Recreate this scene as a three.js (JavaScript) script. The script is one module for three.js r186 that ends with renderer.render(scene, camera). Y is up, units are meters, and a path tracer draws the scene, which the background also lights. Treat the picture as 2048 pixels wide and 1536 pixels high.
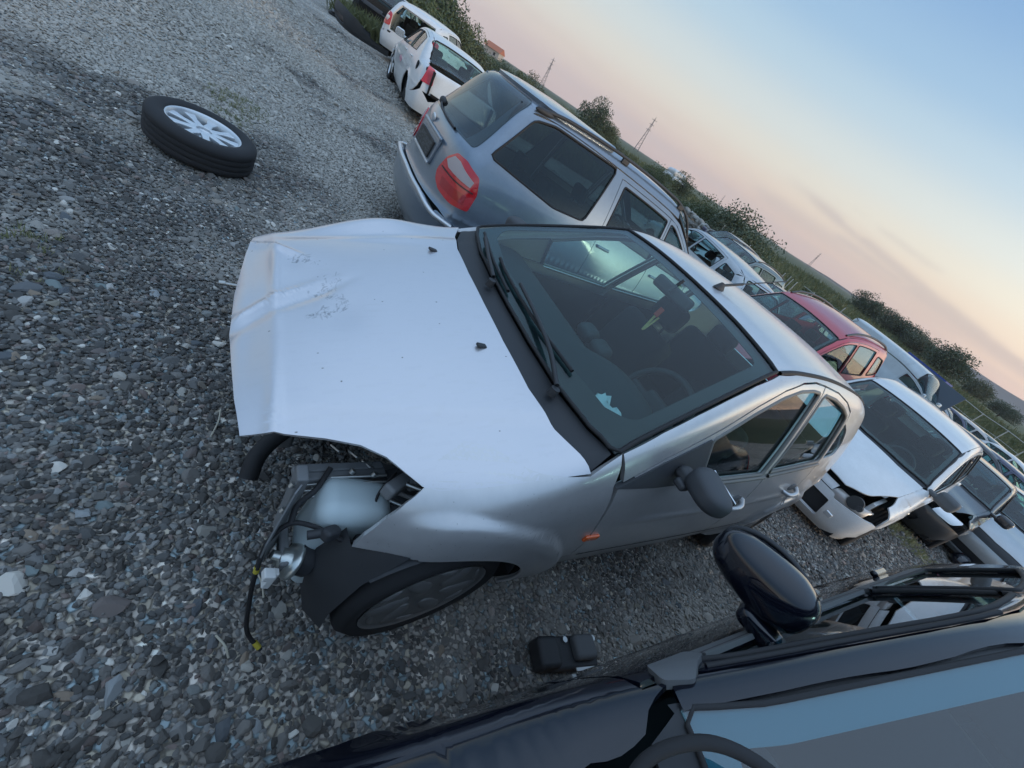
import * as THREE from 'three';
import { mergeGeometries } from 'three/addons/utils/BufferGeometryUtils.js';
import { RoundedBoxGeometry } from 'three/addons/geometries/RoundedBoxGeometry.js';

// ---------------------------------------------------------------- camera, sky, sun, exposure
const scene = new THREE.Scene();
const D2R = Math.PI / 180;
const EYE = 1.6366, PITCH = 31.53 * D2R, ROLL = 37.47 * D2R, FOC = 801.5;
const camera = new THREE.PerspectiveCamera(2 * Math.atan(768 / FOC) / D2R, 4 / 3, 0.05, 4000);
camera.position.set(0, EYE, 0);
camera.rotation.order = 'YXZ';
camera.rotation.set(-PITCH, 0, ROLL);
camera.updateMatrixWorld();

const renderer = new THREE.WebGLRenderer({ antialias: true });
renderer.setSize(1024, 768);
renderer.toneMapping = THREE.LinearToneMapping;
renderer.toneMappingExposure = 1.5;
renderer.shadowMap.enabled = true;

// the yard leans: the far land is level along this "up"
const UPV = new THREE.Vector3(-0.0477, 0.998, 0.0356).normalize();

function mulberry(a) { return () => { a |= 0; a = a + 0x6D2B79F5 | 0; let t = Math.imul(a ^ a >>> 15, 1 | a); t = t + Math.imul(t ^ t >>> 7, 61 | t) ^ t; return ((t ^ t >>> 14) >>> 0) / 4294967296; }; }
const lerp = (a, b, t) => a + (b - a) * t;
const clamp = (x, a = 0, b = 1) => Math.min(b, Math.max(a, x));
const sstep = (a, b, x) => { const t = clamp((x - a) / (b - a)); return t * t * (3 - 2 * t); };
function hash3(x, y, z) { let h = Math.imul(x, 374761393) + Math.imul(y, 668265263) + Math.imul(z, 2147483647 - 1274126177) | 0; h = Math.imul(h ^ h >>> 13, 1274126177); return ((h ^ h >>> 16) >>> 0) / 4294967296; }
function vnoise(x, y, s = 0, px = 0) {   // value noise, optional period
  const xi = Math.floor(x), yi = Math.floor(y), fx = x - xi, fy = y - yi;
  const u = fx * fx * (3 - 2 * fx), v = fy * fy * (3 - 2 * fy);
  const w = i => px ? ((i % px) + px) % px : i;
  return lerp(lerp(hash3(w(xi), w(yi), s), hash3(w(xi + 1), w(yi), s), u), lerp(hash3(w(xi), w(yi + 1), s), hash3(w(xi + 1), w(yi + 1), s), u), v);
}
function fbm(x, y, o = 4, s = 0, px = 0) { let a = 0, k = .5, t = 0; for (let i = 0; i < o; i++) { a += k * vnoise(x, y, s + i, px); t += k; k *= .5; x *= 2; y *= 2; px *= 2; } return a / t; }
const lin = c => c <= .04045 ? c / 12.92 : Math.pow((c + .055) / 1.055, 2.4);
const L3 = (r, g, b) => [lin(r / 255), lin(g / 255), lin(b / 255)];

{ // dusk sky: mauve haze, cream, pale blue, blue overhead; the sun has gone down on the right
  const W = 1536, H = 768, data = new Float32Array(W * H * 4);
  const K = 1 / 1.44, Q = (r, g, b) => L3(r, g, b).map(v => v * K);
  const up = [[31, [.25, .40, .61]], [45, [.36, .53, .77]], [65, [.47, .65, .90]], [90, [.52, .70, .95]]];
  const cool = [[-6, Q(200, 178, 176)], [0, Q(213, 189, 182)], [2, Q(222, 199, 188)], [4, Q(228, 214, 200)], [6.2, Q(224, 223, 213)], [9, Q(208, 221, 223)], [13.4, Q(176, 207, 227)], [17, Q(153, 191, 224)], [22, Q(134, 175, 218)], ...up];
  const warm = [[-6, Q(228, 176, 142)], [0, Q(236, 188, 152)], [2, Q(246, 210, 166)], [4, Q(252, 226, 184)], [6.2, Q(253, 237, 203)], [9, Q(248, 241, 219)], [13.4, Q(220, 229, 229)], [17, Q(184, 211, 229)], [22, Q(146, 184, 221)], ...up];
  const grad = (g, e) => { if (e <= g[0][0]) return g[0][1]; for (let i = 1; i < g.length; i++) if (e <= g[i][0]) { const t = sstep(g[i - 1][0], g[i][0], e) * .5 + .5 * (e - g[i - 1][0]) / (g[i][0] - g[i - 1][0]); return g[i][1].map((v, k) => lerp(g[i - 1][1][k], v, t)); } return g[g.length - 1][1]; };
  const U = UPV, d = new THREE.Vector3();
  for (let j = 0; j < H; j++) for (let i = 0; i < W; i++) {
    const th = (i + .5) / W * 2 * Math.PI - Math.PI, ph = ((j + .5) / H - .5) * Math.PI;
    d.set(Math.cos(ph) * Math.cos(th), Math.sin(ph), Math.cos(ph) * Math.sin(th));
    const e = Math.asin(clamp(d.dot(U), -1, 1)) / D2R;
    let az = Math.atan2(d.x, -d.z) / D2R;                     // 0 ahead, + to the right
    let dz = Math.abs(((az - 100 + 540) % 360) - 180);
    const w = Math.exp(-Math.pow(dz / 72, 2));
    const a = grad(cool, e), b = grad(warm, e), glow = 1 + 2.6 * Math.exp(-Math.pow(dz / 42, 2)) * Math.exp(-Math.pow((e - 2) / 13, 2));
    let c = a.map((v, k) => lerp(v, b[k], w) * glow);
    if (e > -3 && e < 40) { // thin evening cloud bars lying along the horizon
      const band = (e0, s, sd, lo, hi, fr, k = 1) => { const q = (e - e0) / s, n = fbm(az * fr + sd, q * k + sd * 3, 5, sd); return sstep(lo, hi, n + .12 * Math.exp(-q * q)) * Math.exp(-q * q); };
      const aw = sstep(9, 17, az) * (1 - sstep(120, 170, az));
      const bar = 1.0 * band(6.55 - .105 * Math.min(az, 45), .42, 11, .30, .50, .16, .35) * aw + .5 * band(4.5 - .05 * az, .3, 23, .44, .6, .2, .3) * sstep(14, 20, az) + .55 * band(3.3 - .02 * az, .8, 29, .40, .66, .07, .5) + .45 * band(7.6 - .08 * az, .25, 31, .5, .66, .16, .3) * aw + .4 * band(1.6, .6, 41, .42, .66, .05);
      const t = clamp(bar, 0, .85), cc = Q(lerp(188, 206, w), lerp(178, 184, w), lerp(178, 174, w));
      c = c.map((v, k) => lerp(v, cc[k], t * .6));
    }
    const o = (j * W + i) * 4; data[o] = c[0]; data[o + 1] = c[1]; data[o + 2] = c[2]; data[o + 3] = 1;
    if (e < -6) { const q = sstep(-6, -12, e); data[o] = lerp(c[0], .10, q); data[o + 1] = lerp(c[1], .10, q); data[o + 2] = lerp(c[2], .09, q); }
  }
  const sky = new THREE.DataTexture(data, W, H, THREE.RGBAFormat, THREE.FloatType);
  sky.mapping = THREE.EquirectangularReflectionMapping; sky.magFilter = THREE.LinearFilter; sky.minFilter = THREE.LinearFilter; sky.needsUpdate = true;
  scene.background = sky; scene.environment = sky; scene.environmentIntensity = 1; scene.backgroundIntensity = 1;
}
const sun = new THREE.DirectionalLight(new THREE.Color(1, .78, .56), 1.3);
{ const a = 102 * D2R, e = 9 * D2R; sun.position.set(Math.sin(a) * Math.cos(e) * 60, Math.sin(e) * 60, -Math.cos(a) * Math.cos(e) * 60); }
sun.castShadow = true; sun.shadow.radius = 26; sun.shadow.mapSize.set(2048, 2048);
Object.assign(sun.shadow.camera, { left: -30, right: 30, top: 30, bottom: -30, near: 1, far: 140 });
scene.add(sun); scene.add(sun.target);

// ---------------------------------------------------------------- small helpers
const used = new Map();
function numbered(n) { const k = used.get(n) || 0; used.set(n, k + 1); return k ? n + '_' + String(k).padStart(3, '0') : n; }
function tag(o, label, category, group, kind) { if (label) o.userData.label = label; if (category) o.userData.category = category; if (group) o.userData.group = group; if (kind) o.userData.kind = kind; return o; }
function thing(name, label, category, group) { const o = new THREE.Group(); o.name = numbered(name); scene.add(o); return tag(o, label, category, group); }
function part(parent, name, geo, material, label) { const m = new THREE.Mesh(Array.isArray(geo) ? merge(geo) : geo, material); m.name = name; m.castShadow = m.receiveShadow = true; if (label) m.userData.label = label; parent.add(m); return m; }
function single(name, geo, material, label, category, group) { const m = new THREE.Mesh(Array.isArray(geo) ? merge(geo) : geo, material); m.name = numbered(name); m.castShadow = m.receiveShadow = true; scene.add(m); return tag(m, label, category, group); }
function merge(gs) {
  gs = gs.map(g => { if (g.index) { const q = g.toNonIndexed(); g = q; } for (const k of Object.keys(g.attributes)) if (!['position', 'normal', 'uv'].includes(k)) g.deleteAttribute(k); if (!g.attributes.uv) g.setAttribute('uv', new THREE.BufferAttribute(new Float32Array(g.attributes.position.count * 2), 2)); return g; });
  return gs.length === 1 ? gs[0] : mergeGeometries(gs);
}
const MX = new THREE.Matrix4(), EU = new THREE.Euler();
function xf(g, x = 0, y = 0, z = 0, rx = 0, ry = 0, rz = 0, sx = 1, sy = 1, sz = 1) { MX.makeRotationFromEuler(EU.set(rx, ry, rz)); MX.scale(new THREE.Vector3(sx, sy, sz)); MX.setPosition(x, y, z); g.applyMatrix4(MX); return g; }
const box = (sx, sy, sz, x = 0, y = 0, z = 0, rx = 0, ry = 0, rz = 0) => xf(new THREE.BoxGeometry(sx, sy, sz), x, y, z, rx, ry, rz);
const rbox = (sx, sy, sz, r, x = 0, y = 0, z = 0, rx = 0, ry = 0, rz = 0, seg = 2) => xf(new RoundedBoxGeometry(sx, sy, sz, seg, Math.min(r, sx / 2.01, sy / 2.01, sz / 2.01)), x, y, z, rx, ry, rz);
const cyl = (r0, r1, h, x = 0, y = 0, z = 0, rx = 0, ry = 0, rz = 0, n = 20) => xf(new THREE.CylinderGeometry(r0, r1, h, n), x, y, z, rx, ry, rz);
const V = (x, y, z) => new THREE.Vector3(x, y, z);
const tube = (pts, r, n = 40, m = 8) => new THREE.TubeGeometry(new THREE.CatmullRomCurve3(pts.map(p => V(...p))), n, r, m, false);
const lathe = (pts, n = 40) => new THREE.LatheGeometry(pts.map(p => new THREE.Vector2(p[0], p[1])), n);
function std(r, g, b, rough = .7, metal = 0, extra) { const m = new THREE.MeshStandardMaterial({ roughness: rough, metalness: metal, ...extra }); m.color.setRGB(r, g, b); return m; }
function phys(r, g, b, rough, metal, extra) { const m = new THREE.MeshPhysicalMaterial({ roughness: rough, metalness: metal, ...extra }); m.color.setRGB(r, g, b); return m; }
function dataTex(n, fn, srgb = true, m = n) { const d = new Uint8Array(n * m * 4); for (let j = 0; j < m; j++) for (let i = 0; i < n; i++) { const c = fn(i, j), o = (j * n + i) * 4; d[o] = c[0]; d[o + 1] = c[1]; d[o + 2] = c[2]; d[o + 3] = 255; } const t = new THREE.DataTexture(d, n, m, THREE.RGBAFormat); t.wrapS = t.wrapT = THREE.RepeatWrapping; t.magFilter = THREE.LinearFilter; t.minFilter = THREE.LinearMipmapLinearFilter; t.generateMipmaps = true; if (srgb) t.colorSpace = THREE.SRGBColorSpace; t.needsUpdate = true; return t; }

// ---------------------------------------------------------------- materials
const dustTex = dataTex(512, (i, j) => { const n = fbm(i / 64, j / 64, 5, 3, 8), m = fbm(i / 9, j / 9, 3, 9, 0), s = hash3(i, j, 5) > .9985 ? .25 : 0; const v = clamp(.93 + .07 * (n - .5) + .03 * (m - .5) - s); return [255 * v, 255 * v, 254 * v]; });
const roughTex = dataTex(512, (i, j) => { const n = fbm(i / 50, j / 50, 5, 13, 0), m = fbm(i / 6, j / 40, 3, 19, 0); const v = clamp(.62 + .5 * (n - .5) + .3 * (m - .5)); return [0, 255 * v, 0]; }, false);
const grainTex = dataTex(256, (i, j) => { const v = 120 + 110 * (fbm(i / 3, j / 3, 3, 77) - .5) + 40 * (hash3(i, j, 2) - .5); return [v, v, v]; }, false);
function paint(r, g, b, metal = .55, rough = .42, cc = .7) { return phys(r, g, b, rough, metal, { clearcoat: cc, clearcoatRoughness: .06, map: dustTex }); }
const M = {
  silver: paint(.68, .675, .685, .55, .34, .6),
  galaxy: paint(.235, .29, .36, .6, .34, .9),
  black: phys(.004, .005, .011, .2, 0, { clearcoat: 1, clearcoatRoughness: .02, specularIntensity: .3 }),
  white: paint(.74, .75, .76, 0, .55, .8),
  red: paint(.50, .03, .055, .2, .4, .8),
  teal: paint(.15, .20, .21, .5, .4, .9), navy: paint(.06, .065, .12, .4, .4, .9), beige: paint(.56, .52, .49, .5, .4, .8), dark: paint(.035, .037, .043, .3, .4, .9), greyc: paint(.46, .48, .50, .6, .38, .8), vanc: paint(.56, .63, .67, 0, .55, .5),
  glass: phys(.58, .80, .79, .015, 0, { transmission: 1, thickness: 0, ior: 1.43 }),
  glassDark: phys(.26, .33, .33, .015, 0, { transmission: 1, thickness: 0, ior: 1.6 }),
  frit: std(.012, .013, .016, .35), rubber: std(.018, .018, .02, .75), plastic: std(.028, .03, .034, .62, 0, { bumpMap: grainTex, bumpScale: .0004 }),
  plasticGrey: std(.11, .115, .12, .7, 0, { bumpMap: grainTex, bumpScale: .0005 }), trimGrey: std(.17, .165, .155, .6),
  screenBand: std(.18, .30, .32, .3), glassBlue: phys(.40, .62, .70, .012, 0, { transmission: 1, thickness: 0, ior: 1.85 }),
  sailGrey: std(.055, .058, .064, .6, 0, { bumpMap: grainTex, bumpScale: .0004 }),
  tyre: std(.022, .022, .024, .85, 0, { bumpMap: grainTex, bumpScale: .0006 }),
  alloy: phys(.66, .68, .70, .38, .7, { clearcoat: .4, clearcoatRoughness: .2 }), cover: std(.2, .2, .2, .45, .3), steel: std(.42, .43, .42, .4, .9), darkSteel: std(.09, .095, .1, .55, .6), primer: std(.17, .175, .18, .75, .1),
  chrome: std(.8, .8, .8, .12, 1), cloth: std(.02, .024, .028, .95), dash: std(.024, .03, .035, .85, 0, { bumpMap: grainTex, bumpScale: .0005 }), floor: std(.02, .02, .02, .9),
  redLamp: phys(.55, .012, .02, .12, 0, { clearcoat: 1, clearcoatRoughness: .05 }), clearLamp: phys(.62, .62, .62, .15, .2, { clearcoat: 1, clearcoatRoughness: .05 }), orange: phys(.75, .13, .03, .25, 0, { clearcoat: .8 }),
  headlamp: phys(.75, .76, .77, .12, .5, { clearcoat: 1, clearcoatRoughness: .03 }), hole: std(.006, .006, .007, .9), rust: std(.16, .075, .045, .9), mirrorGlass: std(.7, .72, .74, .04, 1),
};
// ---------------------------------------------------------------- ground
function hgt(X, Z) { // Z forward; level yard, the land beyond keeps level with the far horizon
  const s = (X > 0 ? -.012 : .045) * X + .051 * Z, w = .07, s0 = .42; const t = (s - s0) / w; return (t > 30 ? s - s0 : w * Math.log1p(Math.exp(t))) - w * Math.log1p(Math.exp(-s0 / w));
}
const CP = Math.cos(PITCH), SP = Math.sin(PITCH), CR = Math.cos(ROLL), SR = Math.sin(ROLL);
function pix(X, Y, Z) { const y = Y - EYE, d = Z * CP - y * SP, u = Z * SP + y * CP; if (d < .05) return [-9e3, -9e3, d]; const a = X / d * FOC, b = u / d * FOC; return [1024 + a * CR + b * SR, 768 + a * SR - b * CR, d]; }
const visible = (X, Y, Z, m = 160) => { const p = pix(X, Y, Z); return p[2] > .05 && p[0] > -m && p[0] < 2048 + m && p[1] > -m && p[1] < 1536 + m; };

const gravelTex = (() => {
  const N = 1024, C = 128, pts = []; const r = mulberry(5);
  for (let k = 0; k < C * C; k++) pts.push([r(), r(), r(), r()]);
  const col = new Uint8Array(N * N * 4), bmp = new Uint8Array(N * N * 4);
  for (let j = 0; j < N; j++) for (let i = 0; i < N; i++) {
    const x = i / N * C, y = j / N * C, xi = Math.floor(x), yi = Math.floor(y); let d1 = 9, d2 = 9, id = 0;
    for (let b = -1; b <= 1; b++) for (let a = -1; a <= 1; a++) { const k = ((yi + b + C) % C) * C + (xi + a + C) % C, p = pts[k]; const dx = xi + a + p[0] - x, dy = yi + b + p[1] - y, d = Math.hypot(dx, dy * 1.2); if (d < d1) { d2 = d1; d1 = d; id = k; } else if (d < d2) d2 = d; }
    const p = pts[id], edge = clamp((d2 - d1) * 3.2), t = p[2]; let v = .53 + .15 * t + (p[3] > .94 ? .25 * p[3] : 0); const big = fbm(i / 128, j / 128, 4, 31, 8); v *= .8 + .5 * big;
    const hue = p[3] < .15 ? [1.06, 1, .9] : p[3] < .3 ? [.93, 1.02, 1.04] : [1.05, 1, .94]; const o = (j * N + i) * 4;
    for (let k = 0; k < 3; k++) col[o + k] = 255 * clamp(v * hue[k] * (.62 + .38 * edge)); col[o + 3] = 255; bmp[o] = bmp[o + 1] = bmp[o + 2] = 255 * Math.sqrt(edge) * (.6 + .4 * t); bmp[o + 3] = 255;
  }
  const mk = (d, s) => { const t = new THREE.DataTexture(d, N, N, THREE.RGBAFormat); t.wrapS = t.wrapT = THREE.RepeatWrapping; t.magFilter = THREE.LinearFilter; t.minFilter = THREE.LinearMipmapLinearFilter; t.generateMipmaps = true; if (s) t.colorSpace = THREE.SRGBColorSpace; t.needsUpdate = true; return t; };
  return [mk(col, true), mk(bmp, false)];
})();
function sheet(x0, x1, z0, z1, nx, nz, hf, uvs) {
  const p = [], u = [], ix = [];
  for (let j = 0; j <= nz; j++) for (let i = 0; i <= nx; i++) { const X = lerp(x0, x1, i / nx), Z = lerp(z0, z1, j / nz); p.push(X, hf(X, Z), -Z); u.push(X / uvs, Z / uvs); }
  for (let j = 0; j < nz; j++) for (let i = 0; i < nx; i++) { const a = j * (nx + 1) + i, b = a + 1, c = a + nx + 1, d = c + 1; ix.push(a, b, d, a, d, c); }
  const g = new THREE.BufferGeometry(); g.setAttribute('position', new THREE.Float32BufferAttribute(p, 3)); g.setAttribute('uv', new THREE.Float32BufferAttribute(u, 2)); g.setIndex(ix); g.computeVertexNormals(); return g;
}
const gravelMat = std(1, 1, 1, .93, 0, { map: gravelTex[0], bumpMap: gravelTex[1], bumpScale: .012 });
const ground = single('gravel_ground', sheet(-40, 32, -8, 24, 144, 64, (X, Z) => hgt(X, Z) + .02 * (fbm(X * .7 + 20, Z * .7 + 40, 3, 4) - .5), 3.1), gravelMat, null, null);
tag(ground, 'dark grey gravel ground of the car yard', null, null, 'structure');
// grass land behind the yard
const grassTex = dataTex(512, (i, j) => { const a = fbm(i / 40, j / 40, 5, 41, 0), b = fbm(i / 5, j / 9, 3, 47, 0), t = clamp(.5 + 1.5 * (a - .5)); const v = .75 + .6 * (b - .5); return [255 * clamp(lerp(.27, .40, t) * v), 255 * clamp(lerp(.335, .43, t) * v), 255 * clamp(lerp(.19, .25, t) * v)]; });
const farH = (X, Z) => { const d = Math.hypot(X, Z), az = Math.atan2(X, Z) / D2R; const lv = .0477 * X + .0356 * Z - .35 - .013 * d * sstep(26, 44, az) + sstep(30, 200, d) * 1.2 * (fbm(az * .08 + 7, 3, 3, 51) - .5); const e0 = 14 * sstep(12, 30, az); return lerp(hgt(X, Z) - .02, lv, sstep(17 + e0, 34 + 1.6 * e0, d)) + .3 * (fbm(X * .15, Z * .15, 3, 61) - .5) * sstep(20, 30, d); };
{
  const p = [], u = [], ix = []; const R = [], NA = 150; for (let k = 0; k < 46; k++) R.push(17.5 * Math.pow(1.096, k));
  const wob = (az, r) => r < 19 ? r + 2.2 * (fbm(az * 2.1, 2, 3, 71) - .5) : r;
  for (const r0 of R) for (let i = 0; i <= NA; i++) { const az = lerp(-115, 125, i / NA) * D2R; const r = wob(az, r0) + (r0 < 19 ? (az < -25 * D2R ? 6 * sstep(-25, -60, az / D2R) : 0) : 0); const X = r * Math.sin(az), Z = r * Math.cos(az); p.push(X, r0 < 18 ? hgt(X, Z) - .05 : farH(X, Z), -Z); u.push(X / 6, Z / 6); }
  for (let j = 0; j < R.length - 1; j++) for (let i = 0; i < NA; i++) { const a = j * (NA + 1) + i, b = a + 1, c = a + NA + 1, d = c + 1; ix.push(a, b, d, a, d, c); }
  const g = new THREE.BufferGeometry(); g.setAttribute('position', new THREE.Float32BufferAttribute(p, 3)); g.setAttribute('uv', new THREE.Float32BufferAttribute(u, 2)); g.setIndex(ix); g.computeVertexNormals();
  tag(single('grass_field', g, std(1, 1, 1, .95, 0, { map: grassTex, bumpMap: grassTex, bumpScale: .3 })), 'rough green grass field rising behind the yard', null, null, 'structure');
}
{ // far blue hills
  const mk = (r, lo, hi, amp, base, seed, mat) => { const p = [], ix = [], n = 140; for (let i = 0; i <= n; i++) { const az = lerp(lo, hi, i / n), a = az * D2R, X = r * Math.sin(a), Z = r * Math.cos(a), lvl = .0477 * X + .0356 * Z; const t = sstep(lo, lo + 14, az) * (1 - sstep(hi - 10, hi, az)); const y = lvl + base + amp * t * (.35 + 1.1 * fbm(az * .09 + seed, 1, 4, seed)); p.push(X, lvl - 60, -Z, X * 1.0, y, -Z, X * 1.25, y - 30, -Z * 1.25); } for (let i = 0; i < n; i++) for (let k = 0; k < 2; k++) { const a = i * 3 + k, b = a + 3; ix.push(a, b, b + 1, a, b + 1, a + 1); } const g = new THREE.BufferGeometry(); g.setAttribute('position', new THREE.Float32BufferAttribute(p, 3)); g.setIndex(ix); g.computeVertexNormals(); const m = single('hill', g, mat); return tag(m, 'distant wooded hill on the horizon', null, null, 'structure'); };
  mk(1500, 24, 85, 30, -8, 83, std(.035, .055, .05, 1)); mk(1150, 8, 40, 9, -4, 88, std(.04, .055, .04, 1));
}
// gravel stones; lane colour mixes pale dust with open-sky brightness painted in
const laneDustLight = (x, z) => { const t = -.70 * x + .71 * (z - 1.33) - .6; const n = fbm(x * .5 + 50, z * .5 + 50, 4, 17), m = fbm(x * 2.2, z * 2.2 + 9, 3, 19); return sstep(.42, .62, n * .6 + m * .4 + .22 * sstep(1.0, 3.0, t) - .1); };
function stoneGeo(seed, flat) {
  const g = new THREE.IcosahedronGeometry(1.15, 1), p = g.attributes.position, r = mulberry(seed), a = []; for (let k = 0; k < 9; k++) { const v = V(r() - .5, r() - .5, r() - .5).normalize(); a.push([v, .42 + .4 * r()]); }
  for (let i = 0; i < p.count; i++) { const v = V(p.getX(i), p.getY(i), p.getZ(i)); for (const [n, d] of a) { const t = v.dot(n); if (t > d) v.addScaledVector(n, (d - t) * .96); } v.x *= 1.15; v.y *= flat; v.z *= .85 + .3 * hash3(seed, 3, 1); p.setXYZ(i, v.x, v.y, v.z); }
  const q = g.index ? g.toNonIndexed() : g; q.computeVertexNormals(); return q;
}
const stoneGeos = []; for (let k = 0; k < 7; k++) stoneGeos.push(stoneGeo(100 + k * 7, .45 + .1 * (k % 4)));
const stoneMat = std(1, 1, 1, .86);
function stoneColor(r, c) {
  const t = r(); let b = .05 + .12 * Math.pow(r(), 1.8); let h = [1.03, 1.0, .97];
  if (t > .988) { b = .40 + .15 * r(); h = [1, .98, .93]; } else if (t > .955) { b = .22 + .12 * r(); h = [1.02, 1, .94]; } else if (t > .93) { b = .16; h = [1.1, .99, .88]; } else if (t > .90) { b = .17; h = [.94, 1.02, 1.03]; } else if (t > .84) { b *= 1.2; h = [1.2, .98, .92]; } else if (t > .55) { b *= 1.3; h = [.98, 1, 1.02]; }
  return c.setRGB(b * h[0], b * h[1], b * h[2]);
}
{
  const gravel = new THREE.Group(); gravel.name = 'gravel'; scene.add(gravel); tag(gravel, 'loose dark gravel stones strewn over the yard', 'gravel', null, 'stuff');
  const r = mulberry(77), lists = stoneGeos.map(() => []), q = new THREE.Quaternion(), e = new THREE.Euler(), m = new THREE.Matrix4(), s = new THREE.Vector3(), c = new THREE.Color();
  const zone = (r0, r1, sp, sz) => {
    for (let Z = -1.5; Z < r1; Z += sp) for (let X = -r1; X < r1; X += sp) {
      const x = X + (r() - .5) * sp * 1.5, z = Z + (r() - .5) * sp * 1.5, d = Math.hypot(x, z); if (d < r0 || d >= r1 || !visible(x, 0, z)) continue;
      const k = r(), rad = sz * (.55 + .5 * r() + (k > .9 ? .9 * r() : 0) + (k > .985 ? 1.1 * r() : 0));
      e.set((r() - .5) * .9, r() * 6.28, (r() - .5) * .9); q.setFromEuler(e); s.set(rad * (1 + .35 * r()), rad, rad); m.compose(V(x, hgt(x, z) + rad * .12 + .006 * r(), -z), q, s);
      stoneColor(r, c); const du = laneDustLight(x, z) * (.6 + .4 * r()); c.setRGB(lerp(c.r * 1.18, .52, du * .78), lerp(c.g * 1.14, .485, du * .78), lerp(c.b * 1.08, .43, du * .78)); lists[Math.floor(r() * stoneGeos.length)].push([m.clone(), c.clone()]);
    }
  };
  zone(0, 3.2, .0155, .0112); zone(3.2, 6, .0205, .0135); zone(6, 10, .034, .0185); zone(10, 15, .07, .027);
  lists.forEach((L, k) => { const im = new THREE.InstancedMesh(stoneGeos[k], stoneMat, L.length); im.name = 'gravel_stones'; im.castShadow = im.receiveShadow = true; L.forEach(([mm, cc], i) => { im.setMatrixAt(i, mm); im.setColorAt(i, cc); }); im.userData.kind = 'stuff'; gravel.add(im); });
  // larger stones that can be told apart
  const cols = [[.40, .385, .36], [.24, .19, .145], [.12, .125, .13], [.17, .205, .205], [.15, .127, .117], [.42, .40, .38], [.22, .20, .16], [.10, .11, .12], [.27, .285, .29]].map(v => std(...v, .85));
  
  const spots = [[228, 1378, .062, 8], [445, 1457, .055, 7], [130, 1395, .034, 1], [225, 1213, .055, 4], [282, 1076, .028, 5], [165, 1028, .045, 8], [208, 1014, .034, 3], [65, 1145, .04, 3], [100, 1140, .036, 6], [63, 1075, .036, 1], [125, 1060, .032, 1], [155, 1147, .03, 0], [105, 1300, .032, 0], [508, 1455, .028, 8], [575, 1295, .034, 4], [487, 1325, .034, 1], [50, 605, .05, 0], [112, 573, .048, 3], [60, 580, .07, 2], [145, 563, .035, 1], [105, 608, .04, 6], [175, 590, .03, 0], [220, 577, .036, 0], [306, 562, .035, 4], [310, 590, .036, 8], [200, 640, .036, 4], [58, 685, .032, 0], [105, 680, .03, 6], [30, 715, .04, 1], [230, 715, .04, 2], [274, 735, .04, 2], [378, 740, .026, 0], [198, 798, .034, 1], [465, 845, .034, 0], [290, 415, .03, 0], [35, 393, .04, 1], [1075, 1238, .036, 4], [770, 1420, .03, 1], [880, 1305, .03, 1], [765, 1280, .03, 3], [528, 1022, .03, 2], [472, 1072, .024, 8], [680, 1400, .03, 6], [425, 1290, .04, 2], [395, 1215, .045, 7]];
  const rr = mulberry(9); let n = 0;
  const addP = (x, z, rad, ci) => { const o = new THREE.Mesh(stoneGeos[n % stoneGeos.length], cols[ci]); o.name = 'pebble'; o.position.set(x, hgt(x, z) + rad * .28, -z); o.rotation.set((rr() - .5) * .5, rr() * 6.28, (rr() - .5) * .5); o.scale.set(rad * (1 + .3 * rr()), rad * .8, rad * (.75 + .2 * rr())); o.castShadow = o.receiveShadow = true; ground.add(o); n++; };
  for (const [px, py, rad, ci] of spots) { const dx = px - 1024, dy = py - 768, a = dx * CR + dy * SR, u = dx * SR - dy * CR, v = -FOC * SP + u * CP, f = FOC * CP + u * SP, t = -EYE / v; addP(a * t, f * t, rad * .58, ci); }
  while (n < 230) { const d = 1 + 5 * rr(), a = (rr() - .62) * 2.6; const x = d * Math.sin(a), z = d * Math.cos(a); if (!visible(x, 0, z, 0)) continue; const k = rr(); addP(x, z, .016 + .012 * rr() + .010 * (rr() > .9), k < .3 ? 2 : k < .5 ? 7 : k < .62 ? 8 : k < .72 ? 4 : k < .8 ? 6 : k < .88 ? 0 : k < .94 ? 3 : 1); }
}
// ---------------------------------------------------------------- car body kit
function sp0(pts) { // monotone cubic through [x, v]
  const P = pts.slice().sort((a, b) => a[0] - b[0]), n = P.length, d = [], m = [];
  for (let i = 0; i < n - 1; i++) d.push((P[i + 1][1] - P[i][1]) / (P[i + 1][0] - P[i][0]));
  m[0] = d[0]; m[n - 1] = d[n - 2];
  for (let i = 1; i < n - 1; i++) { if (d[i - 1] * d[i] <= 0) m[i] = 0; else { const h0 = P[i][0] - P[i - 1][0], h1 = P[i + 1][0] - P[i][0], w1 = 2 * h1 + h0, w2 = h1 + 2 * h0; m[i] = (w1 + w2) / (w1 / d[i - 1] + w2 / d[i]); } }
  return x => {
    if (x <= P[0][0]) return P[0][1] + m[0] * (x - P[0][0]) * .5; if (x >= P[n - 1][0]) return P[n - 1][1] + m[n - 1] * (x - P[n - 1][0]) * .5;
    let i = 0; while (x > P[i + 1][0]) i++; const h = P[i + 1][0] - P[i][0], t = (x - P[i][0]) / h, t2 = t * t, t3 = t2 * t;
    return (2 * t3 - 3 * t2 + 1) * P[i][1] + (t3 - 2 * t2 + t) * h * m[i] + (-2 * t3 + 3 * t2) * P[i + 1][1] + (t3 - t2) * h * m[i + 1];
  };
}
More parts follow.
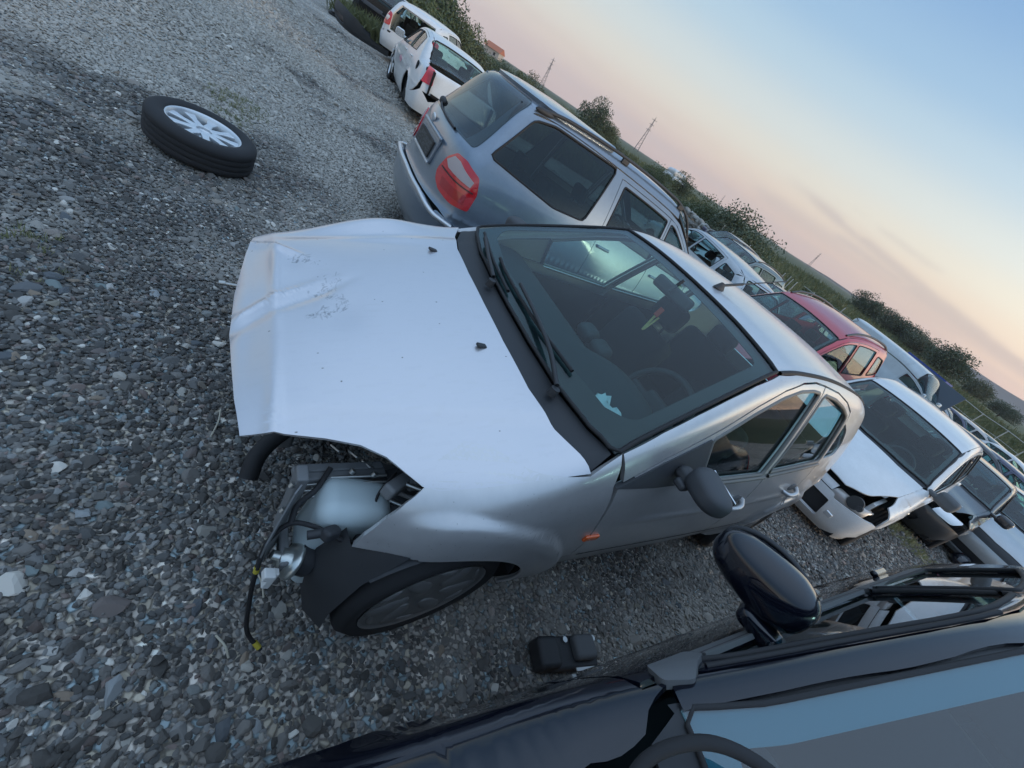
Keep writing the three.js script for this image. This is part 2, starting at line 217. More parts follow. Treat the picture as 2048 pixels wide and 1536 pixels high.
function sp(pts, sig = .07) { // the same, smoothed and tabulated
  const f = sp0(pts), xs = pts.map(p => p[0]), a = Math.min(...xs) - .3, b = Math.max(...xs) + .3, h = .01, n = Math.ceil((b - a) / h) + 1, raw = new Float64Array(n), t = new Float64Array(n), R = Math.ceil(2.6 * sig / h), w = [];
  for (let i = 0; i < n; i++) raw[i] = f(a + i * h); let sw = 0; for (let k = -R; k <= R; k++) { const v = Math.exp(-.5 * (k * h / sig) ** 2); w.push(v); sw += v; }
  for (let i = 0; i < n; i++) { let v = 0; for (let k = -R; k <= R; k++) { const j = i + k; v += w[k + R] * (j < 0 ? raw[0] + (raw[1] - raw[0]) * j : j >= n ? raw[n - 1] + (raw[n - 1] - raw[n - 2]) * (j - n + 1) : raw[j]); } t[i] = v / sw; }
  return x => { let u = (x - a) / h; if (u < 1) return t[1] + (t[1] - t[0]) * (u - 1); if (u >= n - 3) return t[n - 3] + (t[n - 3] - t[n - 4]) * (u - n + 3); const i = Math.floor(u), q = u - i, p0 = t[i - 1], p1 = t[i], p2 = t[i + 1], p3 = t[i + 2]; return p1 + .5 * q * (p2 - p0 + q * (2 * p0 - 5 * p1 + 4 * p2 - p3 + q * (3 * (p1 - p2) + p3 - p0))); };
}
const smax = (a, b, k) => { const h = Math.max(k - Math.abs(a - b), 0) / k; return Math.max(a, b) + h * h * k * .25; };
function shape(s) { // s: prof, crown, plan, belt, tumble, nose, tail, ... -> implicit body
  const prof = sp(s.prof, s.psig || .035), crown = sp(s.crown, .1), plan = sp(s.plan, .1), belt = sp(s.belt, .12), tum = sp(s.tumble, .14), nose = sp(s.nose, .03), tail = sp(s.tail, .025);
  const cw = s.cw || .8, ym = s.ym || .55, k1 = s.k || .07, k2 = s.k2 || .09, nc = s.noseC ?? .16, tc = s.tailC ?? .10, tcv = s.tcurv ?? .12, sI = s.sideIn ?? .35, bot = s.bot ?? .18;
  const Z = (x, y, sg) => { const b = belt(x), w = plan(x); const kk = .03, u = (y - b) / kk, t = u > 30 ? y - b : kk * Math.log1p(Math.exp(u)), dy = y - t - ym; let z = w - (dy > 0 ? sI : .55) * dy * dy - tum(x) * t - tcv * t * t; if (s.bump) z += s.bump(x, y, sg); return z; };
  const T = (x, z) => prof(x) - crown(x) * Math.pow(Math.min(1.3, Math.abs(z) / cw), 2.4) + (s.hbump ? s.hbump(x, z) : 0);
  const F = (x, y, z) => {
    const sl = (prof(x + .01) - prof(x - .01)) / .02; let f = (y - T(x, z)) / Math.sqrt(1 + sl * sl);
    const sg = z < 0 ? -1 : 1, az = Math.abs(z); f = smax(f, (az - Z(x, y, sg)) * .97, k1);
    const w = plan(clamp(x, s.xr + .3, s.xf - .3)); const q = Math.pow(Math.min(1.2, az / w), 3);
    f = smax(f, (x - (nose(y) - nc * q)) * .95, k2); const ts = (tail(y + .01) - tail(y - .01)) / .02; f = smax(f, -(x - (tail(y) + tc * q)) / Math.sqrt(1 + ts * ts), k2);
    return f;
  };
  const root = (f, a, b) => { // from outside a to inside b
    const n = 30; let pa = a, fa = f(a); let best = a, bf = fa;
    for (let i = 1; i <= n; i++) { const t = lerp(a, b, i / n), v = f(t); if (v < bf) { bf = v; best = t; } if (v <= 0) { let lo = pa, hi = t; for (let k = 0; k < 15; k++) { const mid = (lo + hi) / 2; if (f(mid) > 0) lo = mid; else hi = mid; } return (lo + hi) / 2; } pa = t; }
    return best;
  };
  const o = { s, F, T0: T, prof, belt, plan };
  o.map = { S: sg => (x, y) => [x, y, sg * root(z => F(x, y, sg * z), 1.15, .15)], T: () => (x, z) => [x, root(y => F(x, y, z), s.ytop || 2.1, .2), z], R: () => (z, y) => [root(x => F(x, y, z), s.xr - .15, s.xr + 1.4), y, z], F: () => (z, y) => [root(x => F(x, y, z), s.xf + .15, s.xf - 1.4), y, z] };
  o.T = (x, z) => o.map.T()(x, z)[1]; o.S = (x, y) => o.map.S(1)(x, y)[2];
  o.normal = (p) => { const h = .004, [x, y, z] = p; const n = V(F(x + h, y, z) - F(x - h, y, z), F(x, y + h, z) - F(x, y - h, z), F(x, y, z + h) - F(x, y, z - h)); return n.normalize(); };
  return o;
}
function rp(pts, r, n = 4) { // round polygon corners; a point may carry its own radius as third value
  const out = [], N = pts.length;
  for (let i = 0; i < N; i++) {
    const p = pts[i], a = pts[(i + N - 1) % N], b = pts[(i + 1) % N]; let rr = p[2] ?? r; const la = Math.hypot(a[0] - p[0], a[1] - p[1]), lb = Math.hypot(b[0] - p[0], b[1] - p[1]); rr = Math.min(rr, la * .45, lb * .45);
    if (rr < .002) { out.push([p[0], p[1]]); continue; }
    const A = [p[0] + (a[0] - p[0]) / la * rr, p[1] + (a[1] - p[1]) / la * rr], B = [p[0] + (b[0] - p[0]) / lb * rr, p[1] + (b[1] - p[1]) / lb * rr];
    for (let k = 0; k <= n; k++) { const t = k / n; out.push([(1 - t) * (1 - t) * A[0] + 2 * t * (1 - t) * p[0] + t * t * B[0], (1 - t) * (1 - t) * A[1] + 2 * t * (1 - t) * p[1] + t * t * B[1]]); }
  }
  return out;
}
function inset(poly, d) { // offset polygon inwards
  const N = poly.length; let ar = 0; for (let i = 0; i < N; i++) { const a = poly[i], b = poly[(i + 1) % N]; ar += a[0] * b[1] - b[0] * a[1]; } const sg = ar > 0 ? 1 : -1;
  return poly.map((p, i) => { const a = poly[(i + N - 1) % N], b = poly[(i + 1) % N]; let n1 = [-(p[1] - a[1]), p[0] - a[0]], n2 = [-(b[1] - p[1]), b[0] - p[0]]; const l1 = Math.hypot(...n1) || 1, l2 = Math.hypot(...n2) || 1; let nx = n1[0] / l1 + n2[0] / l2, ny = n1[1] / l1 + n2[1] / l2; const l = Math.hypot(nx, ny) || 1; nx /= l; ny /= l; const c = Math.max(.5, nx * n1[0] / l1 + ny * n1[1] / l1); return [p[0] + sg * nx * d / c, p[1] + sg * ny * d / c]; });
}
function dense(poly, L, closed = true) { const o = []; const N = poly.length; for (let i = 0; i < (closed ? N : N - 1); i++) { const a = poly[i], b = poly[(i + 1) % N], n = Math.max(1, Math.ceil(Math.hypot(b[0] - a[0], b[1] - a[1]) / L)); for (let k = 0; k < n; k++) o.push([lerp(a[0], b[0], k / n), lerp(a[1], b[1], k / n)]); } if (!closed) o.push(poly[N - 1]); return o; }
function panel(sh, view, outer, { holes = [], off = 0, thick = .014, L = .06, sg = 1, map = null } = {}) {
  const clean = poly => poly.filter((p, i) => { const q = poly[(i + 1) % poly.length]; return Math.hypot(p[0] - q[0], p[1] - q[1]) > 1e-4; });
  const c2 = p => p.map(q => new THREE.Vector2(q[0], q[1])); const out = c2(clean(outer)), hs = holes.map(h => c2(clean(h)));
  if (THREE.ShapeUtils.isClockWise(out)) out.reverse(); for (const h of hs) if (!THREE.ShapeUtils.isClockWise(h)) h.reverse();
  let tris = THREE.ShapeUtils.triangulateShape(out, hs); const P = [...out, ...hs.flat()].map(v => [v.x, v.y]);
  for (let pass = 0; pass < 9; pass++) {
    const mid = new Map(); let any = false; const key = (a, b) => a < b ? a * 1e6 + b : b * 1e6 + a;
    const gm = (a, b) => { const k = key(a, b); if (mid.has(k)) return mid.get(k); const A = P[a], B = P[b]; let v = -1; if (Math.hypot(A[0] - B[0], A[1] - B[1]) > L) { P.push([(A[0] + B[0]) / 2, (A[1] + B[1]) / 2]); v = P.length - 1; any = true; } mid.set(k, v); return v; };
    const nt = [];
    for (let [a, b, c] of tris) {
      const ab = gm(a, b), bc = gm(b, c), ca = gm(c, a), n = (ab >= 0) + (bc >= 0) + (ca >= 0);
      if (!n) nt.push([a, b, c]); else if (n === 3) nt.push([a, ab, ca], [ab, b, bc], [ca, bc, c], [ab, bc, ca]);
      else if (n === 1) { if (ab >= 0) nt.push([a, ab, c], [ab, b, c]); else if (bc >= 0) nt.push([a, b, bc], [a, bc, c]); else nt.push([a, b, ca], [ca, b, c]); }
      else { if (ab < 0) nt.push([a, b, bc], [a, bc, ca], [ca, bc, c]); else if (bc < 0) nt.push([b, c, ca], [b, ca, ab], [ab, ca, a]); else nt.push([c, a, ab], [c, ab, bc], [bc, ab, b]); }
    }
    tris = nt; if (!any) break;
  }
  const f = map || sh.map[view](sg), pos = [], nor = []; for (const p of P) { const q = f(p[0], p[1]), n = sh.normal(q); pos.push(V(q[0], q[1], q[2]).addScaledVector(n, off)); nor.push(n); }
  const pa = [], na = [], ua = []; const put = (v, n, uv) => { pa.push(v.x, v.y, v.z); na.push(n.x, n.y, n.z); ua.push(uv[0], uv[1]); };
  const edges = new Map(); const t1 = V(0, 0, 0), t2 = V(0, 0, 0);
  for (let [a, b, c] of tris) {
    t1.subVectors(pos[b], pos[a]); t2.subVectors(pos[c], pos[a]); t1.cross(t2); if (t1.lengthSq() < 1e-16) continue; if (t1.dot(nor[a]) < 0) { const t = b; b = c; c = t; }
    for (const i of [a, b, c]) put(pos[i], nor[i], P[i]);
    for (const [i, j] of [[a, b], [b, c], [c, a]]) { const k = i < j ? i * 1e6 + j : j * 1e6 + i; edges.set(k, edges.has(k) ? null : [i, j]); }
  }
  if (thick) for (const e of edges.values()) if (e) { const [i, j] = e; const A = pos[i], B = pos[j], A2 = A.clone().addScaledVector(nor[i], -thick), B2 = B.clone().addScaledVector(nor[j], -thick); const n = V(0, 0, 0).subVectors(B, A).cross(nor[i]).normalize(); put(A, n, P[i]); put(B2, n, P[j]); put(B, n, P[j]); put(A, n, P[i]); put(A2, n, P[i]); put(B2, n, P[j]); }
  const g = new THREE.BufferGeometry(); g.setAttribute('position', new THREE.Float32BufferAttribute(pa, 3)); g.setAttribute('normal', new THREE.Float32BufferAttribute(na, 3)); g.setAttribute('uv', new THREE.Float32BufferAttribute(ua, 2)); return g;
}
// a strip that follows the body along a line drawn in one view
function bead(sh, view, line, r, { off = 0, sg = 1, closed = false, n = 0 } = {}) { const f = sh.map[view](sg); const pts = dense(line, .06, closed).map(p => { const q = f(p[0], p[1]), m = sh.normal(q); return V(...q).addScaledVector(m, off); }); return new THREE.TubeGeometry(new THREE.CatmullRomCurve3(pts, closed, 'catmullrom', .2), n || Math.max(6, Math.round(pts.length * 1.2)), r, 6, closed); }
const arc = (cx, cy, r, a0, a1, n = 14) => { const o = []; for (let i = 0; i <= n; i++) { const a = lerp(a0, a1, i / n) * D2R; o.push([cx + r * Math.cos(a), cy + r * Math.sin(a)]); } return o; };
function place(o, x, z, yaw, y = 0, tx = 0, tz = 0) { o.position.set(x, y, -z); o.rotation.order = 'YXZ'; o.rotation.set(tx * D2R, (90 - yaw) * D2R, tz * D2R); return o; }

function placeT(o, x, z, yaw, dy = 0) { // stand on the leaning ground
  const e = .05, gx = (hgt(x + e, z) - hgt(x - e, z)) / (2 * e), gz = (hgt(x, z + e) - hgt(x, z - e)) / (2 * e), s = Math.sin(yaw * D2R), c = Math.cos(yaw * D2R); const f = V(s, gx * s + gz * c, -c).normalize(), n = V(-gx, 1, gz).normalize(), r = f.clone().cross(n).normalize(); n.crossVectors(r, f); o.quaternion.setFromRotationMatrix(new THREE.Matrix4().makeBasis(f, n, r)); o.position.set(x, hgt(x, z) + dy, -z); return o;
}
// wheels: axis along z, outer face towards +z
const wheelGeos = {};
function wheelParts(R, w, rim, style) {
  const key = [R, w, rim, style].join(); if (wheelGeos[key]) return wheelGeos[key];
  const h = w / 2, tg = lathe([[rim, -h * .78], [rim + .012, -h * .92], [lerp(rim, R, .55), -h], [R - .02, -h * .88], [R - .004, -h * .74], [R, -h * .6], [R, -h * .42], [R - .007, -h * .4], [R - .007, -h * .33], [R, -h * .31], [R, -h * .05], [R - .007, -h * .03], [R - .007, h * .03], [R, h * .05], [R, h * .31], [R - .007, h * .33], [R - .007, h * .4], [R, h * .42], [R, h * .6], [R - .004, h * .74], [R - .02, h * .88], [lerp(rim, R, .55), h], [rim + .012, h * .92], [rim, h * .78]], 56); tg.rotateX(Math.PI / 2);
  const fl = []; const barrel = lathe([[rim + .003, h * .80], [rim - .006, h * .82], [rim - .014, h * .66], [rim - .03, h * .3], [rim - .03, -h * .7]], 48); barrel.rotateX(Math.PI / 2); fl.push(barrel);
  if (style === 'cover') {
    const d = lathe([[.0001, h * .80], [.03, h * .80], [.045, h * .74], [rim * .5, h * .84], [rim * .82, h * .86], [rim - .004, h * .82], [rim + .006, h * .93]], 48); d.rotateX(Math.PI / 2); fl.push(d);
    for (let k = 0; k < 6; k++) { const a = k / 6 * 6.283, b = xf(new THREE.SphereGeometry(1, 20, 10), rim * .62, 0, h * .80, 0, 0, .22, rim * .34, .035, .016); b.rotateZ(a); fl.push(b); const c = xf(new THREE.SphereGeometry(1, 14, 8), rim * .86, 0, h * .82, 0, 0, 1.35, .045, .012, .012); c.rotateZ(a + .5); fl.push(c); }
  } else if (style === 'steel') { const d = lathe([[.0001, h * .35], [.045, h * .38], [.055, h * .25], [rim * .5, h * .35], [rim * .7, h * .15], [rim - .02, h * .1], [rim - .02, h * .5]], 40); d.rotateX(Math.PI / 2); fl.push(d); }
  else { // spokes
    const n = style === 'ten' ? 9 : 5; const hub = lathe([[.026, h * .2], [.028, h * .42], [.062, h * .46], [.085, h * .38], [.085, 0]], 30); hub.rotateX(Math.PI / 2); fl.push(hub);
    for (let k = 0; k < n; k++) { const a = k / n * 6.283, wid = style === 'ten' ? .034 : .06; const s = new THREE.Shape(); s.moveTo(.05, -wid * .62); s.lineTo(rim * .6, -wid * .42); s.lineTo(rim - .012, -wid * .95); s.lineTo(rim - .012, wid * .95); s.lineTo(rim * .6, wid * .42); s.lineTo(.05, wid * .62); const g = new THREE.ExtrudeGeometry(s, { depth: .022, bevelEnabled: true, bevelSize: .006, bevelThickness: .006, bevelSegments: 2, steps: 1 }); g.translate(0, 0, h * .34); g.rotateZ(a); fl.push(g); }
  }
  return wheelGeos[key] = { tyre: tg, rim: merge(fl) };
}
function wheel(parent, x, y, z, R, w, rim, style, mat, { sg = z < 0 ? -1 : 1, steer = 0, spin = 0 } = {}) { const g = wheelParts(R, w, rim, style), o = new THREE.Group(); o.name = 'wheel'; o.position.set(x, y, z); o.rotation.order = 'YXZ'; o.rotation.set(0, (sg < 0 ? Math.PI : 0) + steer, spin); parent.add(o); part(o, 'tyre', g.tyre, M.tyre); part(o, style === 'cover' ? 'wheel_cover' : 'rim', g.rim, mat); if (style !== 'cover') part(o, 'brake_disc', cyl(rim * .62, rim * .62, .02, 0, 0, 0, Math.PI / 2), M.darkSteel); return o; }

// seats, steering wheel, floor: what shows through the glass
function seatGeo() { return [rbox(.5, .16, .5, .06, 0, .36, 0, 0, 0, .12), rbox(.15, .62, .48, .06, -.27, .68, 0, 0, 0, .28), rbox(.10, .18, .26, .05, -.40, 1.10, 0, 0, 0, .2), cyl(.008, .008, .12, -.375, .99, .06), cyl(.008, .008, .12, -.375, .99, -.06)]; }
function interior(o, c, left = -1) { // c: cowl x, header x, floor range, half width
  const { x0, x1, w, dy = .9, dx = -.5 } = c;
  part(o, 'floor_pan', [box(x0 - x1, .05, w * 1.86, (x0 + x1) / 2, .26, 0), box(.04, .6, w * 1.8, x0, .5, 0)], M.floor);
  const dl = .34 * w / .8; const sx = dx - .75; part(o, 'front_seats', [...seatGeo().map(g => xf(g, sx, 0, -dl)), ...seatGeo().map(g => xf(g, sx, 0, dl))], M.cloth);
  part(o, 'rear_bench', [rbox(.5, .18, w * 1.45, .06, sx - .85, .4, 0), rbox(.16, .6, w * 1.45, .06, sx - 1.13, .7, 0, 0, 0, .25), rbox(.1, .16, .24, .05, sx - 1.26, 1.06, -.35), rbox(.1, .16, .24, .05, sx - 1.26, 1.06, .35)], M.cloth);
  part(o, 'dashboard', [rbox(.36, .3, w * 1.7, .08, dx - .02, dy - .12, 0, 0, 0, -.12, 3), rbox(.2, .12, .42, .05, dx - .1, dy + .03, left * dl, 0, 0, -.1, 3)], M.dash);
  const st = new THREE.TorusGeometry(.185, .016, 10, 36); const sw = [st, rbox(.34, .05, .03, .015), rbox(.13, .11, .05, .03)]; part(o, 'steering_wheel', sw.map(g => { g.rotateY(Math.PI / 2); return xf(g, dx - .34, dy - .03, left * dl, 0, 0, .42); }), M.plastic);
}
// ---------------------------------------------------------------- a whole car from a few numbers (x forward from the front axle, y up, z right)
function carSpec(p) {
  const q = Object.assign({ W: .86, H: 1.45, wb: 2.6, fo: .85, ro: .9, cowl: -.30, cowlY: .98, head: -1.15, roofEnd: -2.75, nose: .70, hoodF: .74, beltF: .90, beltR: .99, type: 'hatch', k: .07, tum: .34, R: .30, hd: .045, deckY: 1.02, deckX: -3.0 }, p);
  const xr = -(q.wb + q.ro), xf = q.fo; q.xr = xr; q.xf = xf;
  const hx = q.head, H = q.H, prof = [[xf - .02, q.hoodF - .03], [xf - .14, q.hoodF + .015], [xf - .38, lerp(q.hoodF, q.cowlY, .45)], [q.cowl + .25, q.cowlY - .045], [q.cowl + .04, q.cowlY], [q.cowl - .02, q.cowlY + .025], [lerp(q.cowl, hx, .5), lerp(q.cowlY, H - q.hd + .005, .535)], [hx, H - q.hd], [hx - .2, H - q.hd * .42], [lerp(hx, q.roofEnd, .45), H], [q.roofEnd + .25, H - .035], [q.roofEnd, H - .07]];
  let tail;
  if (q.type === 'sedan') { prof.push([lerp(q.roofEnd, q.deckX, .5), lerp(H - .07, q.deckY, .52)], [q.deckX, q.deckY + .01], [q.deckX - .12, q.deckY - .004], [xr + .1, q.deckY - .03], [xr, q.deckY - .05]); tail = [[.2, xr + .08], [.45, xr], [.62, xr + .01], [.8, xr + .05], [1.05, xr + .10]]; }
  else { prof.push([xr, H - .1 - .25 * (q.roofEnd - xr)]); tail = [[.2, xr + .1], [.42, xr + .0], [.6, xr + .02], [q.beltR - .05, xr + .06], [lerp(q.beltR, H - .07, .5), lerp(xr + .08, q.roofEnd, .42)], [H - .07, q.roofEnd - .02], [H + .05, q.roofEnd + .05]]; }
  q.s = { prof, crown: [[xf, .06], [xf - .3, .10], [q.cowl + .2, .10], [q.cowl, .06], [hx, .055], [lerp(hx, q.roofEnd, .5), .07], [q.roofEnd, .09], [xr, .06]], plan: [[xf, q.W - .10], [xf - .25, q.W - .04], [0, q.W - .005], [-.6, q.W - .01], [-q.wb * .55, q.W], [-q.wb, q.W - .005], [xr + .3, q.W - .045], [xr, q.W - .11]], belt: [[xf, q.beltF - .26], [.2, q.beltF - .14], [q.cowl, q.beltF - .02], [q.cowl - .3, q.beltF], [-q.wb * .6, lerp(q.beltF, q.beltR, .55)], [xr, q.beltR]], tumble: [[xf, .7], [.1, .6], [q.cowl - .1, q.tum + .06], [-1.2, q.tum], [xr, q.tum + .04]], nose: [[.18, xf - .14], [.32, xf - .03], [.5, xf], [.62, xf - .02], [q.hoodF, xf - .07], [q.hoodF + .1, xf - .2]], tail, xf, xr, k: q.k, tcurv: q.tcurv ?? .14, noseC: q.noseC ?? .22, tailC: q.tailC ?? .12, bump: q.bump || ((x, y) => { const fl = (cx) => { const d = Math.hypot(x - cx, y - q.R) - (q.R + .05); return .012 * Math.exp(-Math.pow(d / .05, 2)); }; return fl(0) + fl(-q.wb) + .006 * Math.exp(-Math.pow((y - .68 - .02 * x) / .02, 2)); }), ytop: H + .25, ...(q.over || {}) };
  return q;
}
function genericCar(name, p, label, category, group) {
  const q = carSpec(p), s = q.s, sh = shape(s), o = thing(name, label, category, group), L = q.L || .13, mat = q.mat, G = q.glass || M.glass, no = q.no || {};
  const P = (n, v, poly, m, opt = {}, par = o) => part(par, n, panel(sh, v, poly, { L, thick: .012, ...opt }), m);
  const zc = q.zc ?? q.W - .13, zh = q.zh ?? q.W - .275, { cowl, head, roofEnd, H, wb, R, xr, xf } = q;
  const ze = q.zEnd ?? zh - .01, zs = x => x > head ? lerp(zc, zh, clamp((cowl - .05 - x) / (cowl - .05 - head))) : lerp(zh, ze, clamp((head - x) / (head - roofEnd)));
  // top
  const hz = q.W - .15, hf = xf - .13, hzF = hz - .16; if (!no.hood) P('hood', 'T', q.hoodPoly || rp([[cowl + .075, 0], [cowl + .05, -hz * .6], [cowl - .02, -hz], [.15, -hz + .02], [hf - .1, -hzF - .03, .08], [hf + .02, -hzF * .75], [hf + .05, 0], [hf + .02, hzF * .75], [hf - .1, hzF + .03, .08], [.15, hz - .02], [cowl - .02, hz], [cowl + .05, hz * .6]], 0), mat, q.hoodOpt || {});
  P('cowl_panel', 'T', [[cowl + .07, 0], [cowl + .045, -hz * .6], [cowl - .025, -hz + .01], [cowl - .10, -zc], [cowl - .03, -zc * .6], [cowl, 0], [cowl - .03, zc * .6], [cowl - .10, zc], [cowl - .025, hz - .01], [cowl + .045, hz * .6]], M.plastic, { off: -.008 });
  const ws = [[cowl - .005, 0], [cowl - .035, -zc * .6], [cowl - .10, -zc + .005]]; for (let i = 1; i <= 6; i++) { const x = lerp(cowl - .1, head, i / 6); ws.push([x, -zs(x) + .012]); } ws.push([head - .015, 0]); for (let i = 6; i >= 1; i--) { const x = lerp(cowl - .1, head, i / 6); ws.push([x, zs(x) - .012]); } ws.push([cowl - .10, zc - .005], [cowl - .035, zc * .6]);
  if (!no.screen) { P('windscreen', 'T', ws, q.screenGlass || G, { off: -.002, thick: 0 }); part(o, 'screen_seal', bead(sh, 'T', ws, q.sealR || .010, { closed: true, off: -.003 }), M.rubber); P('windscreen_frame', 'T', ws, q.fritMat || M.frit, { holes: [rp(inset(ws, q.fritW || .05), .03)], off: -.008, thick: .004 }); }
  const rf = [[head - .02, 0]]; const rear = q.type === 'sedan' ? roofEnd : roofEnd + .02; for (let i = 0; i <= 6; i++) { const x = lerp(head - .005, rear, i / 6); rf.push([x, -zs(x) + .004]); } rf.push([rear - .02, 0]); for (let i = 6; i >= 0; i--) { const x = lerp(head - .005, rear, i / 6); rf.push([x, zs(x) - .004]); } P('roof', 'T', rf, q.roofMat || mat, { thick: .03 });
  if (!no.filler) for (const sg of [-1, 1]) { const a = [], b = []; for (let i = 0; i <= 14; i++) { const x = lerp(cowl - .09, rear + .02, i / 14); a.push([x, sg * (zs(x) - .035)]); b.unshift([x, sg * (zs(x) + .02)]); } P('pillar_filler', 'T', [...a, ...b], M.frit, { off: -.013, thick: 0 }); }
  const sil = .2, fy = R, ar = R + .055; const cw = q.clad;
  const xA = -.52, xB = q.xB ?? -1.55, xC = q.xC ?? -(wb - .10);
  const wtS = (() => { const a = []; for (let i = 0; i <= 26; i++) { const x = lerp(cowl - .1, rear - .05, i / 26); a.push([x, sh.T(x, zs(x)) - .078]); } return sp(a, .03); })(), wt = x => wtS(x);  // top of the side glass
  const bl = x => sh.belt(x) + .015, zA = cowl - .22;
  const sgs = q.sides || [-1, 1];
  for (const sg of sgs) {
    const seam = []; for (let i = 0; i <= 12; i++) { const x = lerp(cowl - .1, rear, i / 12); seam.push([x, sh.T(x, zs(x))]); }
    // wing
    const wing = []; for (let i = 0; i <= 6; i++) { const x = lerp(cowl - .02, .15, i / 6); wing.push([x, sh.T(x, lerp(hz, hz - .02, i / 6) + .004)]); }
    const fe = q.wingFront ?? xf - .42; wing.push([fe, sh.T(fe, hz - .05) - .02], [fe + .02, .62], [fe - .03, .5]); wing.push(...arc(0, fy, ar, 38, 150, 12)); wing.push([xA + .012, .40], [xA + .012, bl(xA) + .0], [cowl - .13, seam[0][1] - .02]);
    P('front_wing', 'S', wing, mat, { sg });
    // doors
    const dtop = (x0, x1, n, d) => { const a = []; for (let i = 0; i <= n; i++) { const x = lerp(x0, x1, i / n); a.push([x, wt(x) + d]); } return a; };
    const xa = (() => { for (let x = cowl - .15; x > -1.4; x -= .02) if (wt(x) > bl(x) + .02) return x; return -.7; })();
    const fw = [[xa, bl(xa)], ...dtop(xa - .06, xB + .03, 8, 0), [xB + .03, bl(xB)]];
    const fdo = [[xA, sil], [xB - .004, sil], [xB - .004, wt(xB) + .035], ...dtop(xB - .004, xa + .02, 8, .035).slice(1), [xa + .09, bl(xa) - .005], [xA, bl(xA) - .01]];
    const door = (poly, win, hx, nm) => { const d = P('door', 'S', poly, mat, { holes: [win], sg }); if (!no.glass) { P('window', 'S', win, q.sideGlass || G, { off: -.012, thick: 0, sg }, d); } part(d, 'window_trim', bead(sh, 'S', rp(win, .01), .008, { sg, closed: true }), M.rubber); const hh = sh.map.S(sg)(hx, lerp(.5, bl(hx), .78)); part(d, 'handle', rbox(.17, .028, .03, .012, hh[0], hh[1], hh[2] + sg * .012), q.handleMat || mat); P('door_trim', 'S', inset([[poly[0][0], .3], [poly[1][0], .3], [poly[1][0], bl(poly[1][0]) - .01], [poly[0][0] - .15, bl(poly[0][0]) - .03]], .01), M.cloth, { off: -.07, thick: 0, sg, L: .3 }, d); };
    door(fdo, rp(fw, .02, 3), xB + .16);
    const r3 = q.doors === 2 ? null : 1; const nearW = xC < -wb + ar + .05, qa = arc(-wb, fy, ar, r3 && nearW ? 70 : 30, 165, 12);
    if (r3) { const xc2 = q.xWin ?? xC + .055; const rw = [[xB - .05, bl(xB)], ...dtop(xB - .05, xc2 + .02, 6, 0), [xc2, bl(xc2) + .02]]; const rdo = [[xB - .012, sil], ...(nearW ? [[xC + .18, sil], ...arc(-wb, fy, ar + .015, 20, 70, 6)] : [[xC, sil]]), [xC, bl(xC)], ...dtop(xC, xB - .012, 6, .035)]; door(rdo, rp(rw, .02, 3), xC + .12); }
    // quarter with pillars and roof rail
    const x2 = r3 ? xC - .006 : xB - .012; const qp = [...seam]; const zr = q.W - .17;
    if (q.type === 'sedan') { const zt = q.W - .22; for (let i = 1; i <= 4; i++) { const x = lerp(rear, q.deckX - .05, i / 4); qp.push([x, sh.T(x, lerp(ze, zt, i / 4)) - .002]); } for (let i = 1; i <= 3; i++) { const x = lerp(q.deckX - .05, xr + .12, i / 3); qp.push([x, sh.T(x, zt) - .002]); } qp.push([xr + .14, .86], [xr + .18, .6]); }
    else { for (let i = 1; i <= 6; i++) { const y = lerp(H - .12, .6, i / 6); const e = sh.map.R()(lerp(ze - .03, zr, sstep(H - .1, q.beltR - .1, y)), y); qp.push([e[0] + .004, y]); } }
    qp.push([Math.min(xr + .32, -wb - ar * .8), .5], ...qa.slice().reverse());
    if (r3) qp.push(...(nearW ? [] : [[-wb + ar, .22], [x2, .2]]), [x2, bl(xC)]); else qp.push([x2, .3], [x2, bl(x2)]);
    qp.push(...(r3 ? dtop(x2, xa + .02, 12, .041) : dtop(x2, xa + .02, 12, .041)), [xa + .1, bl(xa) + .01]);
    const qh = []; if (q.quarterWin) qh.push(rp(q.quarterWin.map(v => [v[0], v[1]]), .04, 3)); P('quarter_panel', 'S', qp, mat, { sg, holes: qh, thick: .012 }); for (const h of qh) { P('quarter_window', 'S', h, q.sideGlass || G, { sg, off: -.006, thick: 0 }); part(o, 'window_trim', bead(sh, 'S', h, .009, { sg, closed: true }), M.rubber); }
    P('sill', 'S', [[xA - .0, .195], [-wb + ar + .02, .195], [-wb + ar + .02, .13], [xA, .13]], cw || M.plastic, { sg, off: -.012, thick: .05 });
    // mirror
    if (!no.mirror) { const mx = xa + .03, my = bl(xa) + .05, mz = sh.S(mx, my); const mg = [rbox(.11, .15, .20, .05, mx + .0, my + .03, sg * (mz + .14), 0, sg * .2, 0, 3), rbox(.07, .05, .1, .02, mx, my - .0, sg * (mz + .02))]; const mm = part(o, 'mirror', mg, q.mirrorMat || mat); part(mm, 'mirror_glass', rbox(.006, .12, .17, .003, mx - .056, my + .03, sg * (mz + .15), 0, sg * .2, 0), M.mirrorGlass); }
    if (!no.wheels) { wheel(o, 0, R, sg * (q.W - .10), R, .19, R * .66, q.rim || 'five', q.rimMat || M.alloy, { spin: sg }); wheel(o, -wb, R, sg * (q.W - .10), R, .19, R * .66, q.rim || 'five', q.rimMat || M.alloy, { spin: .6 }); }
    if (q.rails) { const l = []; for (let i = 0; i <= 8; i++) { const x = lerp(head - .15, rear + .15, i / 8), y = sh.T(x, zh - .04); l.push([x, y + .045 * Math.sin(Math.PI * clamp(i / 8 * 1.0)) ** .35, sg * (zh - .04)]); } part(o, 'roof_rail', tube(l, .016, 30, 8), M.darkSteel); }
  }
  // rear
  const zr = q.W - .17;
